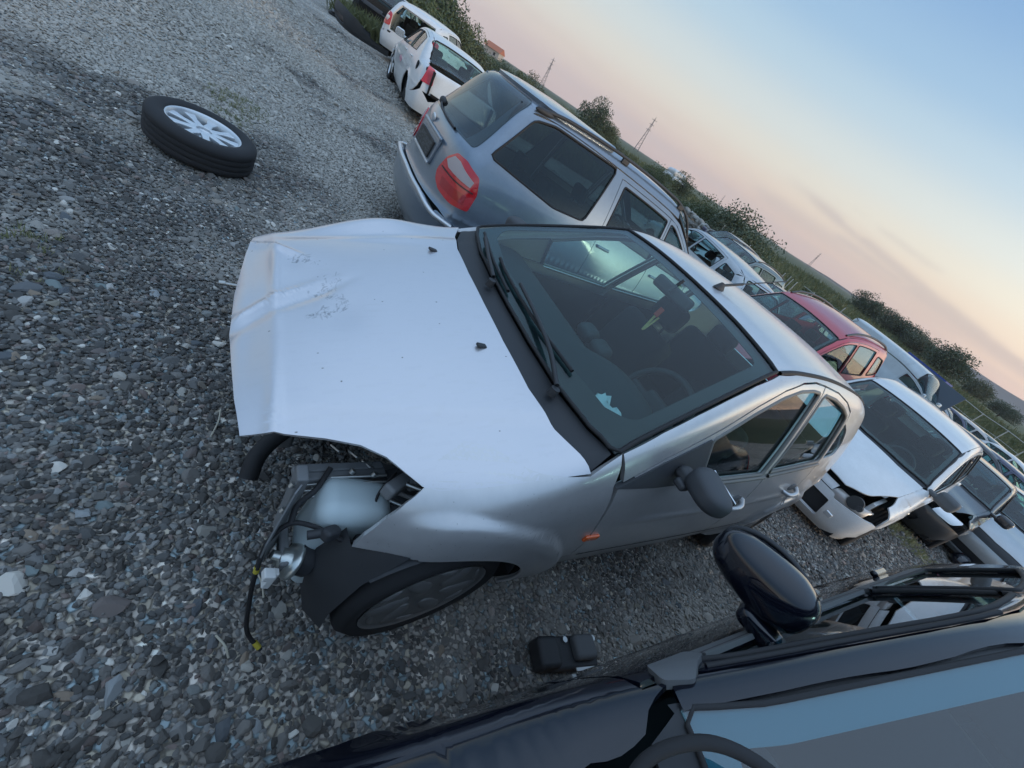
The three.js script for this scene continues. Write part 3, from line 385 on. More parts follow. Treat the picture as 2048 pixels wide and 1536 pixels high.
  if (q.type === 'sedan') {
    const zt = q.W - .22, rw = [[roofEnd - .02, 0], [roofEnd - .0, -ze + .02], [lerp(roofEnd, q.deckX, .5), -lerp(ze, zt, .5) + .02], [q.deckX - .02, -zt + .03], [q.deckX - .05, 0], [q.deckX - .02, zt - .03], [lerp(roofEnd, q.deckX, .5), lerp(ze, zt, .5) - .02], [roofEnd, ze - .02]];
    P('rear_window', 'T', rw, G, { off: -.003, thick: 0 }); part(o, 'rear_window_trim', bead(sh, 'T', rw, .012, { closed: true }), M.rubber);
    if (!no.trunk) P('trunk_lid', 'T', rp([[q.deckX - .06, -zt + .02], [xr + .14, -zt + .02, .05], [xr + .10, 0], [xr + .14, zt - .02, .05], [q.deckX - .06, zt - .02]], 0), mat);
    if (!no.rearPanel) P('rear_panel', 'R', [[-zr - .04, .60], [zr + .04, .60], [zr, q.deckY - .06], [0, q.deckY - .03], [-zr, q.deckY - .06]], mat, { thick: .01 });
    if (!no.tailLamps) for (const sg of [-1, 1]) P('tail_lamp', 'R', rp([[sg * (zr + .09), .70], [sg * (zr - .22), .72], [sg * (zr - .20), .88], [sg * (zr + .06), .90]], .03), M.redLamp, { off: .008 });
  } else if (!no.tailgate) {
    const yt = q.H - .13, gl = [[-zr + .06, q.beltR + .02], [zr - .06, q.beltR + .02], [ze - .08, yt], [-ze + .08, yt]]; const gate = []; const top = []; for (let i = 0; i <= 6; i++) { const z = lerp(-ze + .03, ze - .03, i / 6); top.push([z, q.H - .10]); }
    const lo = .56; gate.push([-zr + .02, lo], [zr - .02, lo], [zr - .0, q.beltR - .1], ...top.reverse(), [-zr + .0, q.beltR - .1]);
    const tg = P('tailgate', 'R', gate, mat, { holes: [rp(gl, .06)] }); P('rear_window', 'R', rp(gl, .06), G, { off: -.004, thick: 0 }, tg); part(tg, 'window_trim', bead(sh, 'R', rp(gl, .06), .01, { closed: true }), M.rubber);
    for (const sg of [-1, 1]) P('tail_lamp', 'R', rp([[sg * (zr + .06), .74], [sg * (zr - .14), .76], [sg * (zr - .10), q.beltR + .05], [sg * (zr + .01), q.beltR + .12]], .03), M.redLamp, { off: .008 });
  }
  if (!no.rearBumper) P('rear_bumper', 'R', rp([[-q.W + .01, .25], [q.W - .01, .25], [q.W - .02, .58], [-q.W + .02, .58]], .04), q.bumperMat || mat, { off: .012, thick: .03 });
  if (!no.frontBumper) { const bw = q.W - .02; P('front_bumper', 'F', rp([[-bw, .2], [bw, .2], [bw, .56], [.45, .6], [-.45, .6], [-bw, .56]], .05), q.bumperMat || mat, { off: .012, thick: .03, holes: [rp([[-.42, .27], [.42, .27], [.46, .40], [-.46, .40]], .03)] }); P('lower_grille', 'F', [[-.46, .26], [.46, .26], [.5, .42], [-.5, .42]], M.plastic, { off: -.03, thick: 0 }); }
  if (!no.grille) P('grille', 'F', rp([[-.34, .6], [.34, .6], [.38, q.hoodF - .02], [-.38, q.hoodF - .02]], .03), M.plastic, { off: -.006 });
  if (!no.headlights) for (const sg of [-1, 1]) P('headlight', 'F', rp([[sg * .42, .59], [sg * (q.W - .16), .60], [sg * (q.W - .10), q.hoodF - .03], [sg * .46, q.hoodF - .025]], .04), M.headlamp, { off: .0 });
  if (!no.interior) interior(o, { x0: cowl + .05, x1: xr + .35, w: q.W - .1, dy: q.cowlY - .10, dx: cowl - .26 }, q.left ?? -1);
  part(o, 'underbody', [box(xf - .2 - (xr + .2), .08, (q.W - .14) * 2, (xf + xr) / 2, .24, 0), box(xf - .25 - (cowl + .1), .3, (q.W - .32) * 2, (xf - .15 + cowl) / 2, .45, 0)], M.hole);
  return { o, sh, q, P };
}
// ---------------------------------------------------------------- silver hatchback without bumper and headlights
{
  const hb = (x, z) => {
    if (x < -.32) return 0; const f = sstep(-.32, -.15, x); let y = 0; const az = Math.abs(z);
    const zl = .455 + .17 * (.42 - x); y -= .011 * sstep(zl - .03, zl + .03, az) * sstep(.6, .4, x) * f;             // pressed shoulder lines
    y += .10 * Math.exp(-Math.pow((x - .20) / .25, 2)) * sstep(.42, .76, z);                                          // right edge sprung up
    y -= .016 * sstep(.515, .60, x) - .010 * Math.exp(-Math.pow((x - .525) / .016, 2)) * (.6 + .4 * Math.sin(z * 9));   // bent front lip
    y += .006 * Math.sin(z * 14 + 1) * sstep(.5, .6, x);
    y -= .017 * Math.exp(-Math.pow((x - .44) / .10, 2) - Math.pow((z - .10) / .17, 2));                                // dent
    const t = (x - .60) * .55 + (z + .02) * .83, d = (x - .60) * .83 - (z + .02) * -.55; y += .006 * Math.exp(-Math.pow((t + .010 * Math.sin(d * 30)) / .014, 2)) * sstep(-.12, -.04, d) * sstep(.05, 0, d); y -= .006 * Math.exp(-Math.pow((t + .05) / .02, 2)) * sstep(-.2, -.12, d) * sstep(.03, -.02, d); y -= .005 * Math.exp(-Math.pow((x - .47) / .03, 2) - Math.pow((z - .27) / .06, 2)) + .004 * Math.exp(-Math.pow((x - .38) / .025, 2) - Math.pow((z - .07) / .04, 2)) - .003 * Math.exp(-Math.pow((x - .40) / .02, 2) - Math.pow((z + .03) / .05, 2));
    y += .012 * Math.exp(-Math.pow((z - .34 - (x - .5) * .8) / .02, 2)) * sstep(.40, .5, x);
    y -= .007 * Math.exp(-Math.pow((x - .34) / .06, 2) - Math.pow((z + .06) / .09, 2));
    return y;
  };
  const s = {
    prof: [[.66, .685], [.60, .725], [.5, .775], [.35, .832], [.15, .892], [-.05, .945], [-.16, .972], [-.24, .988], [-.5, 1.118], [-.8, 1.262], [-1.05, 1.377], [-1.15, 1.415], [-1.3, 1.446], [-1.75, 1.474], [-2.3, 1.455], [-2.75, 1.395], [-3.2, 1.27]],
    crown: [[.62, .085], [.45, .125], [.28, .145], [.14, .125], [-.1, .08], [-.28, .045], [-.6, .05], [-1.1, .06], [-1.7, .075], [-2.8, .09]],
    plan: [[.68, .55], [.45, .665], [.31, .74], [.15, .802], [0, .838], [-.5, .842], [-1.4, .85], [-2.3, .84], [-2.8, .80], [-3.2, .72]],
    belt: [[.6, .55], [.14, .66], [-.3, .84], [-.5, .895], [-1.2, .915], [-1.55, .945], [-2.2, 1.0], [-3.1, 1.05]], tumble: [[.6, .6], [.14, .55], [-.3, .45], [-.6, .33], [-1.2, .33], [-3, .36]],
    nose: [[.2, .58], [.7, .68], [.85, .75]], tail: [[.2, -3.1], [.45, -3.22], [.65, -3.2], [1.0, -3.12], [1.2, -2.98], [1.38, -2.80], [1.5, -2.7]], xf: .68, xr: -3.22, k: .06, noseC: .02, tailC: .1, tcurv: .14, ytop: 1.8, hbump: hb,
    bump: (x, y) => { const f = (cx) => { const dx = (x - cx) * (x > cx ? 1.12 : .93), d = Math.hypot(dx, y - .29); return .019 * (1 - sstep(.452, .486, d)) + .002 * Math.exp(-Math.pow((d - .43) / .025, 2)); }; return f(0) * sstep(.25, .1, x) + f(-2.46) - .012 * sstep(.50, .475, y) * sstep(-.42, -.6, x) * sstep(-2.2, -2.0, x) + .007 * Math.exp(-Math.pow((y - .735 - .04 * (-x - 1)) / .018, 2)) * sstep(-.5, -.9, x); },
  };
  const sh = shape(s), o = thing('silver_hatchback', 'silver hatchback with dented hood and missing headlights, a tall aerial on its roof', 'car');
  place(o, -.386, 1.326, 224.07);
  const Lh = .045, P = (n, v, poly, m, opt = {}, par = o) => part(par, n, panel(sh, v, poly, { L: Lh, ...opt }), m);
  const rear = [[-.289, -.757], [-.215, -.6], [-.175, -.44], [-.158, -.22], [-.155, 0], [-.158, .22], [-.175, .44], [-.215, .6], [-.289, .757]];
  const cutL = [[.142, .705], [.185, .685], [.225, .645], [.27, .595], [.33, .553], [.41, .522], [.5, .497], [.588, .475]];
  const cutR = [[.142, .738], [.20, .738], [.255, .715], [.32, .665], [.40, .61], [.48, .56], [.54, .515], [.588, .475]];
  const front = [[.606, .36], [.617, .234], [.628, .087], [.629, -.087], [.617, -.234], [.606, -.36]];
  const hoodPoly = [...rear, [-.08, .738], [.03, .725], ...cutR, ...front, ...cutL.slice().reverse().map(p => [p[0], -p[1]]), [.03, -.725], [-.08, -.738]];
  // scuffed paint on the hood: grey scrapes where the metal was rubbed
  const hoodTex = (() => {
    const c = document.createElement('canvas'); c.width = c.height = 1024; const x = c.getContext('2d'); x.fillStyle = 'rgb(240,240,243)'; x.fillRect(0, 0, 1024, 1024); const r = mulberry(21);
    for (let k = 0; k < 5000; k++) { const v = 222 + 30 * r(); x.fillStyle = `rgba(${v},${v},${v + 2},.10)`; x.fillRect(r() * 1024, r() * 1024, 2 + 30 * r(), 1 + 8 * r()); }
    const S = 1024 / 1.7, U = (hx, hz) => [(hx + .5) * S, 1024 - (hz + .85) * S];  // drawn flipped below
    const scuff = (hx, hz, n, w, h) => { for (let k = 0; k < n; k++) { const [a, b] = U(hx + (r() - .5) * w, hz + (r() - .5) * h); x.save(); x.translate(a, b); x.rotate(1.2 + (r() - .5) * 1.7); const g = 105 + 90 * r(); x.fillStyle = `rgba(${g},${g + 2},${g + 4},${.15 + .35 * r()})`; x.beginPath(); x.ellipse(0, 0, 1.5 + 10 * r() * r(), .5 + 2.4 * r() * r(), 0, 0, 7); x.fill(); x.restore(); } };
    scuff(.45, .27, 46, .07, .05); scuff(.40, .24, 10, .06, .03); scuff(.36, .14, 16, .05, .05); scuff(.37, .09, 26, .05, .05); scuff(.42, .06, 12, .06, .05); scuff(.36, .03, 22, .05, .04); scuff(.34, -.01, 30, .04, .05); scuff(.375, -.05, 42, .09, .03); scuff(.41, -.075, 46, .07, .025);
    for (let k = 0; k < 26; k++) { const [a, b] = U(-.2 + .8 * r(), -.6 + 1.2 * r()); x.fillStyle = 'rgba(40,38,34,.7)'; x.fillRect(a, b, 1.5 + 1.5 * r(), 1 + 1.5 * r()); }
    const t = new THREE.CanvasTexture(c); t.colorSpace = THREE.SRGBColorSpace; t.wrapS = t.wrapT = THREE.RepeatWrapping; t.repeat.set(1 / 1.7, 1 / 1.7); t.offset.set(.5 / 1.7, .85 / 1.7); return t;
  })();
  const hoodMat = M.silver.clone(); hoodMat.map = hoodTex;
  const hood = P('hood', 'T', hoodPoly, hoodMat, { L: .026, thick: .012 }); hood.userData.label = 'dented silver hood with grey scuffs and a bent front lip';
  for (const [x, z] of [[-.05, .395], [-.064, -.247]]) { const y = sh.T(x, z); part(o, 'washer_nozzle', rbox(.042, .012, .022, .006, x, y + .005, z, 0, .15, .1), M.plastic); }
  // cowl, screen
  const zw = x => x > -1.14 ? lerp(.735, .588, clamp((-.36 - x) / .78)) : lerp(.588, .555, clamp((-1.14 - x) / 1.6));
  const wsB = [[-.262, 0], [-.266, .22], [-.285, .44], [-.325, .62], [-.37, .725]];
  P('cowl_panel', 'T', [...rear.map(p => [p[0] - .012, p[1]]), ...wsB.slice().reverse().map(p => [p[0] + .004, p[1]]), ...wsB.slice(1).map(p => [p[0] + .004, -p[1]])], M.plastic, { off: -.02, thick: .01 });
  const ws = [...wsB.map(p => [p[0], -p[1]])]; for (let i = 1; i <= 8; i++) { const x = lerp(-.37, -1.135, i / 8); ws.push([x, -zw(x) + .012]); } ws.push([-1.15, -.3], [-1.153, 0], [-1.15, .3]); for (let i = 8; i >= 1; i--) { const x = lerp(-.37, -1.135, i / 8); ws.push([x, zw(x) - .012]); } ws.push(...wsB.slice(1).reverse());
  const wsG = P('windscreen', 'T', ws, M.glass, { off: -.003, thick: 0 });
  const inn = rp([[-.345, -.01], [-.352, -.3], [-.40, -.56], [-.46, -.645, .05], [-1.075, -.525, .04], [-1.085, 0], [-1.075, .525, .04], [-.46, .645, .05], [-.40, .56], [-.352, .3]], .0);
  P('windscreen_border', 'T', ws, M.frit, { holes: [inn], off: -.009, thick: .003 }, wsG);
  part(wsG, 'screen_seal', bead(sh, 'T', ws, .008, { closed: true, off: -.001 }), M.rubber);
  // wipers
  const onT = (x, z, h) => { const y = sh.T(x, z); return [x, y + h, z]; };
  const wiper = (pts, bl) => { const g = [tube(pts.map(p => onT(p[0], p[1], p[2])), .009, 20, 6)]; const w = part(o, 'wiper', g, M.plastic); part(w, 'wiper_blade', tube(bl.map(p => onT(p[0], p[1], .012)), .008, 24, 6), M.rubber); };
  wiper([[-.255, -.46, .03], [-.29, -.3, .035], [-.315, -.06, .035], [-.33, .10, .03]], [[-.345, -.40], [-.315, -.1], [-.32, .22], [-.335, .34]]);
  wiper([[-.235, .16, .03], [-.275, .36, .035], [-.32, .52, .03]], [[-.28, .08], [-.30, .33], [-.35, .60]]);
  for (const q of [[-.25, -.47], [-.225, .14]]) part(o, 'wiper_pivot', cyl(.016, .018, .03, ...onT(q[0], q[1], .012)), M.plastic);
  // roof
  const rf = []; for (let i = 0; i <= 10; i++) { const x = lerp(-1.148, -2.78, i / 10); rf.push([x, -zw(x) + .012]); } rf.push([-2.80, 0]); for (let i = 10; i >= 0; i--) { const x = lerp(-1.148, -2.78, i / 10); rf.push([x, zw(x) - .012]); } rf.push([-1.160, .3], [-1.163, 0], [-1.16, -.3]);
  P('roof', 'T', rf, M.silver, { thick: .03, L: .05 });
  for (const sg of [-1, 1]) { const l = []; for (let i = 0; i <= 12; i++) { const x = lerp(-1.15, -2.78, i / 12); l.push([x, sg * (zw(x) - .002)]); } part(o, 'roof_moulding', bead(sh, 'T', l, .011, { off: -.003 }), M.rubber); }
  { const b = onT(-1.30, -.02, .0); const a = part(o, 'aerial', [xf(lathe([[.001, .035], [.010, .033], [.026, .004], [.03, 0]], 16), b[0], b[1], b[2], 0, 0, 0, 1.5, 1, .8), tube([[b[0], b[1] + .02, b[2]], [b[0] - .16, b[1] + .075, b[2] + .01]], .007, 4), tube([[b[0] - .15, b[1] + .072, b[2] + .01], [b[0] - .52, b[1] + .205, b[2] + .03]], .0032, 4)], M.plastic); }
  // sides
  for (const sg of [-1, 1]) {
    const seamF = []; for (let i = 0; i <= 6; i++) { const x = lerp(.142, -.289, i / 6), z = lerp(.708, .760, i / 6); seamF.push([x, sh.T(x, z) - .004 - (sg > 0 ? hb(x, z) : 0)]); }
    const wingPoly = [...seamF, [-.33, sh.T(-.33, .745) - .004], [-.392, sh.T(-.392, zw(-.392)) - .002], [-.405, .905], [-.425, .86], [-.50, .6], [-.535, .24], [-.40, .235], ...arc(0, .29, .345, 189, 62, 16), [.19, .59], [.31, .565], [.296, .615], [.262, .68], [.22, .735]];
    const w = P('front_wing', 'S', wingPoly, M.silver, { sg, thick: .018, L: .026 });
    part(w, 'arch_lip', bead(sh, 'S', arc(0, .29, .342, 186, 64, 18), .007, { sg, off: -.006 }), M.silver);
    { const q = sh.map.S(sg)(-.498, .648); part(w, 'side_repeater', rbox(.075, .032, .014, .008, q[0], q[1], q[2] + sg * .004), M.orange); }
    const seam = []; for (let i = 0; i <= 16; i++) { const x = lerp(-.398, -2.78, i / 16); seam.push([x, sh.T(x, zw(x)) - .003]); }
    const fw = rp([[-.925, .922], [-.835, 1.103], [-1.05, 1.227], [-1.22, 1.309], [-1.36, 1.355], [-1.50, 1.374], [-1.588, 1.375, .01], [-1.495, .955, .01]], .012, 3);
    const rw = rp([[-1.56, .965, .01], [-1.655, 1.375, .01], [-1.85, 1.371], [-2.05, 1.346], [-2.20, 1.308, .03], [-2.225, 1.03, .03]], .02, 3);
    const qw = rp([[-2.275, 1.045], [-2.262, 1.272], [-2.40, 1.225, .03], [-2.50, 1.14, .03], [-2.49, 1.07, .03]], .02, 3);
    const sail = rp([[-.415, .902], [-.60, 1.005], [-.822, 1.108, .004], [-.912, .926, .004], [-.62, .905]], .006);
    const topF = [[-.60, 1.015], [-.875, 1.155], [-1.04, 1.252], [-1.21, 1.336], [-1.36, 1.383], [-1.5, 1.402], [-1.62, 1.404]], topR = [[-1.632, 1.404], [-1.85, 1.399], [-2.06, 1.373], [-2.22, 1.33], [-2.245, 1.3]];
    const fd = [[-.435, .888], [-.505, .6], [-.545, .225], [-1.555, .225], [-1.556, .94], ...topF.slice().reverse(), [-.43, .905]];
    const d1 = P('door', 'S', fd, M.silver, { sg, holes: [fw], thick: .02 }); const rd = [[-1.563, .225], [-2.02, .225], ...arc(-2.46, .29, .36, 0, 58, 6).map(p => p).reverse().reverse(), [-2.225, .80], [-2.245, 1.02], ...topR.slice().reverse(), [-1.564, .945]];
    const d2 = P('door', 'S', rd, M.silver, { sg, holes: [rw], thick: .02 });
    for (const [d, win, hx, hy] of [[d1, fw, -1.42, .785], [d2, rw, -2.13, .825]]) {
      P('window', 'S', win, M.glass, { sg, off: -.016, thick: 0 }, d); part(d, 'window_trim', bead(sh, 'S', win, .009, { sg, closed: true, off: -.002 }), M.trimGrey);
      const q = sh.map.S(sg)(hx, hy); part(d, 'handle_recess', xf(new THREE.SphereGeometry(.05, 20, 12), q[0] - .01, q[1] + .012, q[2] - sg * .004, 0, 0, 0, 1.25, .62, .18), M.plasticGrey); part(d, 'handle', tube([[q[0] + .09, q[1] - .012, q[2] - sg * .002], [q[0] + .05, q[1] - .012, q[2] + sg * .028], [q[0] - .05, q[1] + .0, q[2] + sg * .03], [q[0] - .10, q[1] + .006, q[2] + sg * .0]], .013, 16, 8), M.silver);
      P('door_trim', 'S', d === d1 ? [[-.62, .3], [-1.54, .3], [-1.54, .925], [-.62, .89]] : [[-1.58, .3], [-2.0, .4], [-2.2, .98], [-1.58, .93]], M.cloth, { sg, off: -.075, thick: 0, L: .2 }, d);
    }
    part(d1, 'belt_moulding', bead(sh, 'S', [[-.98, .912], [-1.535, .94]], .012, { sg, off: .002 }), M.trimGrey); part(d2, 'belt_moulding', bead(sh, 'S', [[-1.565, .948], [-2.235, 1.012]], .012, { sg, off: .002 }), M.trimGrey);
    P('mirror_sail', 'S', sail, M.sailGrey, { sg, off: .006, thick: .02 }, d1);
    const qp = [...seam, [-2.84, 1.32], [-2.93, 1.22], [-3.02, 1.1], [-3.06, .9], [-3.08, .6], [-2.9, .45], ...arc(-2.46, .29, .345, 150, 0, 14), [-2.03, .23], ...arc(-2.46, .29, .353, 2, 58, 6), [-2.233, .80], [-2.253, 1.02], [-2.253, 1.3], [-2.228, 1.338], [-2.066, 1.380], [-1.85, 1.406], [-1.62, 1.411], [-1.5, 1.409], [-1.36, 1.390], [-1.208, 1.343], [-1.036, 1.259], [-.872, 1.162], [-.60, 1.022], [-.44, .925]];
    P('quarter_panel', 'S', qp, M.silver, { sg, holes: [qw], thick: .018 }); P('quarter_window', 'S', qw, M.glass, { sg, off: -.006, thick: 0 });
    P('sill', 'S', [[-.41, .23], [-2.05, .215], [-2.07, .15], [-.38, .15]], M.plastic, { sg, off: -.018, thick: .06 });
    part(o, 'sill_strip', bead(sh, 'S', [[-.58, .475], [-2.04, .485]], .005, { sg, off: .003 }), M.plastic);
    // mirror
    const mc = [-.715, 1.03, sg * .90], mg = new THREE.SphereGeometry(1, 28, 20), mp = mg.attributes.position; for (let i = 0; i < mp.count; i++) { let x = mp.getX(i), y = mp.getY(i), z = mp.getZ(i); const e = .62; x = Math.sign(x) * Math.pow(Math.abs(x), e + .2); y = Math.sign(y) * Math.pow(Math.abs(y), e); z = Math.sign(z) * Math.pow(Math.abs(z), e); if (x < 0) x *= .35; mp.setXYZ(i, x * .08, y * .05 * (1 - .12 * z * sg), z * .085); } mg.computeVertexNormals(); xf(mg, mc[0], mc[1], mc[2], 0, sg * .25, 0);
    const mm = part(o, 'mirror', [mg, rbox(.07, .05, .08, .02, -.71, .995, sg * .815, 0, 0, .1), rbox(.05, .03, .05, .012, -.68, .975, sg * .83)], M.sailGrey); part(mm, 'mirror_glass', rbox(.006, .08, .135, .003, mc[0] - .032, mc[1], mc[2], 0, sg * .25, 0), M.mirrorGlass);
    // wheels + liner
    wheel(o, 0, .29, sg * .735, .29, .185, .212, 'cover', M.cover, { steer: sg < 0 ? .06 : .06 }); wheel(o, -2.46, .29, sg * .735, .29, .185, .212, 'cover', M.cover, { spin: .4 });
    { const lin = [], p = []; const A = arc(0, .29, .335, 8, 172, 20); for (let i = 0; i < A.length; i++) { const zo = lerp(.80, .55, 0); p.push(A[i][0], A[i][1], sg * (i < 4 ? .72 : .815), A[i][0], A[i][1], sg * .50); } const ix = []; for (let i = 0; i < A.length - 1; i++) { const a = i * 2; ix.push(a, a + 2, a + 3, a, a + 3, a + 1); } const g = new THREE.BufferGeometry(); g.setAttribute('position', new THREE.Float32BufferAttribute(p, 3)); g.setIndex(ix); g.computeVertexNormals(); part(o, 'arch_liner', g, M.plastic); }
    // liner flap hanging in front of the wheel
    { const f = []; const A = [[.31, .56, .725], [.36, .44, .73], [.365, .32, .74], [.35, .20, .75]], B = [[.17, .60, .80], [.27, .49, .81], [.315, .34, .82], [.31, .22, .82]], Cc = [[.33, .55, .5], [.37, .44, .5], [.38, .32, .5], [.36, .20, .5]]; const p = [], ix = []; for (let i = 0; i < 4; i++) for (const q of [B[i], A[i], Cc[i]]) p.push(q[0], q[1], sg * q[2]); for (let i = 0; i < 3; i++) for (let k = 0; k < 2; k++) { const a = i * 3 + k; ix.push(a, a + 3, a + 4, a, a + 4, a + 1); } const g = new THREE.BufferGeometry(); g.setAttribute('position', new THREE.Float32BufferAttribute(p, 3)); g.setIndex(ix); g.computeVertexNormals(); part(o, 'liner_flap', g, M.plastic); }
  }
  // tail
  const tg = [[-.60, .58], [.60, .58], [.64, .95], [.545, 1.30], [.5, 1.355], [-.5, 1.355], [-.545, 1.30], [-.64, .95]], tw = rp([[-.54, 1.0], [.54, 1.0], [.46, 1.3], [-.46, 1.3]], .05);
  const gate = P('tailgate', 'R', tg, M.silver, { holes: [tw], L: .08 }); P('rear_window', 'R', tw, M.glass, { off: -.004, thick: 0, L: .1 }, gate); P('rear_bumper', 'R', [[-.72, .25], [.72, .25], [.73, .57], [-.73, .57]], M.silver, { off: .01, thick: .03, L: .1 });
  for (const sg of [-1, 1]) P('tail_lamp', 'R', rp([[sg * .615, .62], [sg * .72, .62], [sg * .70, .95], [sg * .65, .96]], .02), M.redLamp, { off: .004, L: .1 });
  // cabin
  part(o, 'floor_pan', [box(2.6, .05, 1.45, -1.75, .24, 0), box(.04, .62, 1.4, -.30, .55, 0)], M.floor);
  const sg_ = (x, z) => seatGeo().map(g => xf(g, x, 0, z)); part(o, 'front_seats', [...sg_(-1.32, -.36), ...sg_(-1.32, .36)], M.cloth);
  part(o, 'rear_bench', [rbox(.5, .18, 1.25, .06, -2.15, .42, 0), rbox(.16, .6, 1.25, .06, -2.42, .72, 0, 0, 0, .25), rbox(.1, .16, .24, .05, -2.52, 1.08, -.36), rbox(.1, .16, .24, .05, -2.52, 1.08, .36)], M.cloth);
  { // dashboard: lofted top with a driver hump
    const nx = 16, nz = 44, p = [], ix = []; for (let i = 0; i <= nx; i++) for (let j = 0; j <= nz; j++) { const t = i / nx, z = lerp(-.70, .70, j / nz); const dr = Math.exp(-Math.pow((z + .36) / .22, 4)); const x = lerp(-.33 - .10 * Math.pow(Math.abs(z) / .7, 2), -.80 - .13 * dr + .05 * Math.abs(z), t); let y = .955 + .015 * Math.sin(t * 3.1) - .05 * Math.pow(t, 5) + .045 * dr * sstep(.35, .7, t) - (t > .95 ? .16 : 0); y = Math.min(y, sh.T0(x, z) - .03); p.push(x, y, z); } for (let i = 0; i < nx; i++) for (let j = 0; j < nz; j++) { const a = i * (nz + 1) + j, b = a + 1, c = a + nz + 1, d = c + 1; ix.push(a, b, d, a, d, c); } const g = new THREE.BufferGeometry(); g.setAttribute('position', new THREE.Float32BufferAttribute(p, 3)); g.setIndex(ix); g.computeVertexNormals();
    const dsh = part(o, 'dashboard', [g, box(.30, .34, 1.38, -.62, .72, 0), rbox(.25, .5, .3, .04, -.75, .5, 0)], M.dash); part(dsh, 'air_vent', rbox(.1, .075, .12, .035, -.84, .945, .07, 0, 0, -.2, 3), M.plastic); part(dsh, 'air_vent', rbox(.1, .075, .12, .035, -.84, .945, -.06, 0, 0, -.2, 3), M.plastic);
    const st = [new THREE.TorusGeometry(.185, .017, 10, 40), rbox(.34, .05, .03, .015), rbox(.14, .12, .05, .03)]; part(o, 'steering_wheel', st.map(q => { q.rotateY(Math.PI / 2); return xf(q, -1.04, .90, -.36, 0, 0, .42); }), M.plastic);
    const rv = part(o, 'rear_view_mirror', [rbox(.035, .065, .24, .02, -1.06, 1.325, 0, 0, .2, .2, 3), cyl(.008, .008, .08, -1.04, 1.36, 0, 0, 0, .4)], M.plastic); part(rv, 'mirror_glass', rbox(.004, .052, .22, .002, -1.078, 1.322, 0, 0, .2, .2), M.mirrorGlass);
    const orn = thing('hanging_ornament', 'small red and yellow ornament hanging from the rear-view mirror of the silver hatchback', 'ornament'); place(orn, -.386, 1.326, 224.07); part(orn, 'cord', tube([[-1.07, 1.30, -.01], [-1.065, 1.24, -.012]], .0025, 4), M.rubber); part(orn, 'tag', rbox(.006, .05, .03, .003, -1.065, 1.215, -.012, 0, 0, .2), std(.55, .06, .03, .6)); part(orn, 'ribbon', [box(.003, .10, .012, -1.07, 1.145, -.005, .12, 0, .2), box(.003, .09, .01, -1.068, 1.15, -.022, -.1, 0, .2)], std(.55, .42, .16, .8));
    const pr = mulberry(3), pg = new THREE.PlaneGeometry(.12, .12, 7, 7), pp = pg.attributes.position; for (let i = 0; i < pp.count; i++) pp.setXYZ(i, pp.getX(i) + (pr() - .5) * .02, pp.getY(i) + (pr() - .5) * .02, (pr() - .5) * .03); pg.rotateX(-Math.PI / 2); xf(pg, -.50, .985, -.50); pg.computeVertexNormals(); const paper = thing('crumpled_paper', 'crumpled pale paper lying on the dashboard behind the windscreen of the silver hatchback', 'paper'); place(paper, -.386, 1.326, 224.07); part(paper, 'sheet', pg, std(.55, .6, .6, .9, 0, { side: THREE.DoubleSide }));
  }
  // front end with the bumper off: rails, slam panel, radiator, inner wings, bottle, horn, wiring
  part(o, 'slam_panel', [rbox(.05, .05, .5, .012, .48, .60, .2), rbox(.03, .04, .5, .01, .51, .57, .2)], M.primer);
  part(o, 'radiator', [box(.05, .34, .5, .42, .42, .20), box(.03, .38, .04, .43, .42, -.07), box(.03, .38, .04, .43, .42, .46)], M.darkSteel);
  part(o, 'front_crossmember', [rbox(.07, .10, .6, .015, .40, .24, .15)], M.primer);
  part(o, 'engine_block', [rbox(.42, .30, .60, .05, .17, .52, .12), rbox(.3, .08, .42, .03, .16, .69, .12), cyl(.05, .05, .3, .12, .66, -.22, 0, 0, 1.57), rbox(.2, .2, .2, .03, .0, .6, -.30)], M.darkSteel);
  for (const sg of [-1, 1]) { part(o, 'chassis_rail', [rbox(.6, .10, .06, .012, .0, .40, sg * .42), rbox(.50, .04, .05, .01, -.08, .70, sg * .60, 0, 0, -.16)], M.primer); part(o, 'inner_wing', [box(.5, .36, .012, -.10, .60, sg * .50), box(.012, .26, .24, .10, .56, sg * .60)], M.primer); }
  // left corner
  part(o, 'bracket_plate', [xf(new THREE.ExtrudeGeometry((() => { const q = new THREE.Shape(); q.moveTo(0, 0); q.lineTo(.10, .02); q.lineTo(.10, .16); q.lineTo(.03, .30); q.lineTo(0, .30); q.closePath(); return q; })(), { depth: .004, bevelEnabled: false }), .445, .36, -.60, 0, 1.0, 0), rbox(.03, .30, .05, .006, .44, .50, -.555), rbox(.025, .05, .16, .008, .44, .40, -.62)], M.primer);
  part(o, 'bracket_beam', [rbox(.27, .022, .05, .006, .32, .585, -.515, 0, .12, .1), rbox(.25, .010, .025, .004, .32, .600, -.505, 0, .12, .1), rbox(.15, .045, .04, .01, .18, .66, -.60, 0, .6, .2)], M.primer);
  for (let k = 0; k < 4; k++) part(o, 'beam_rib', tube([[.44, .586 - .012 * k, -.535 - .012 * k], [.32, .600 - .012 * k, -.540 - .012 * k], [.20, .612 - .012 * k, -.545 - .014 * k]], .0045, 10, 6), M.steel);
  for (let k = 0; k < 5; k++) part(o, 'inner_wing_rib', tube([[.20, .47 + .05 * k, -.60], [.12, .50 + .05 * k, -.66], [.05, .54 + .05 * k, -.69]], .007, 10, 6), k & 1 ? M.primer : M.steel);
  for (const [x, y, z] of [[.46, .62, -.575], [.462, .52, -.59], [.455, .43, -.60], [.30, .612, -.53], [.24, .618, -.545]]) part(o, 'bolt', cyl(.008, .008, .012, x, y, z, .3, 0, .5, 8), M.steel);
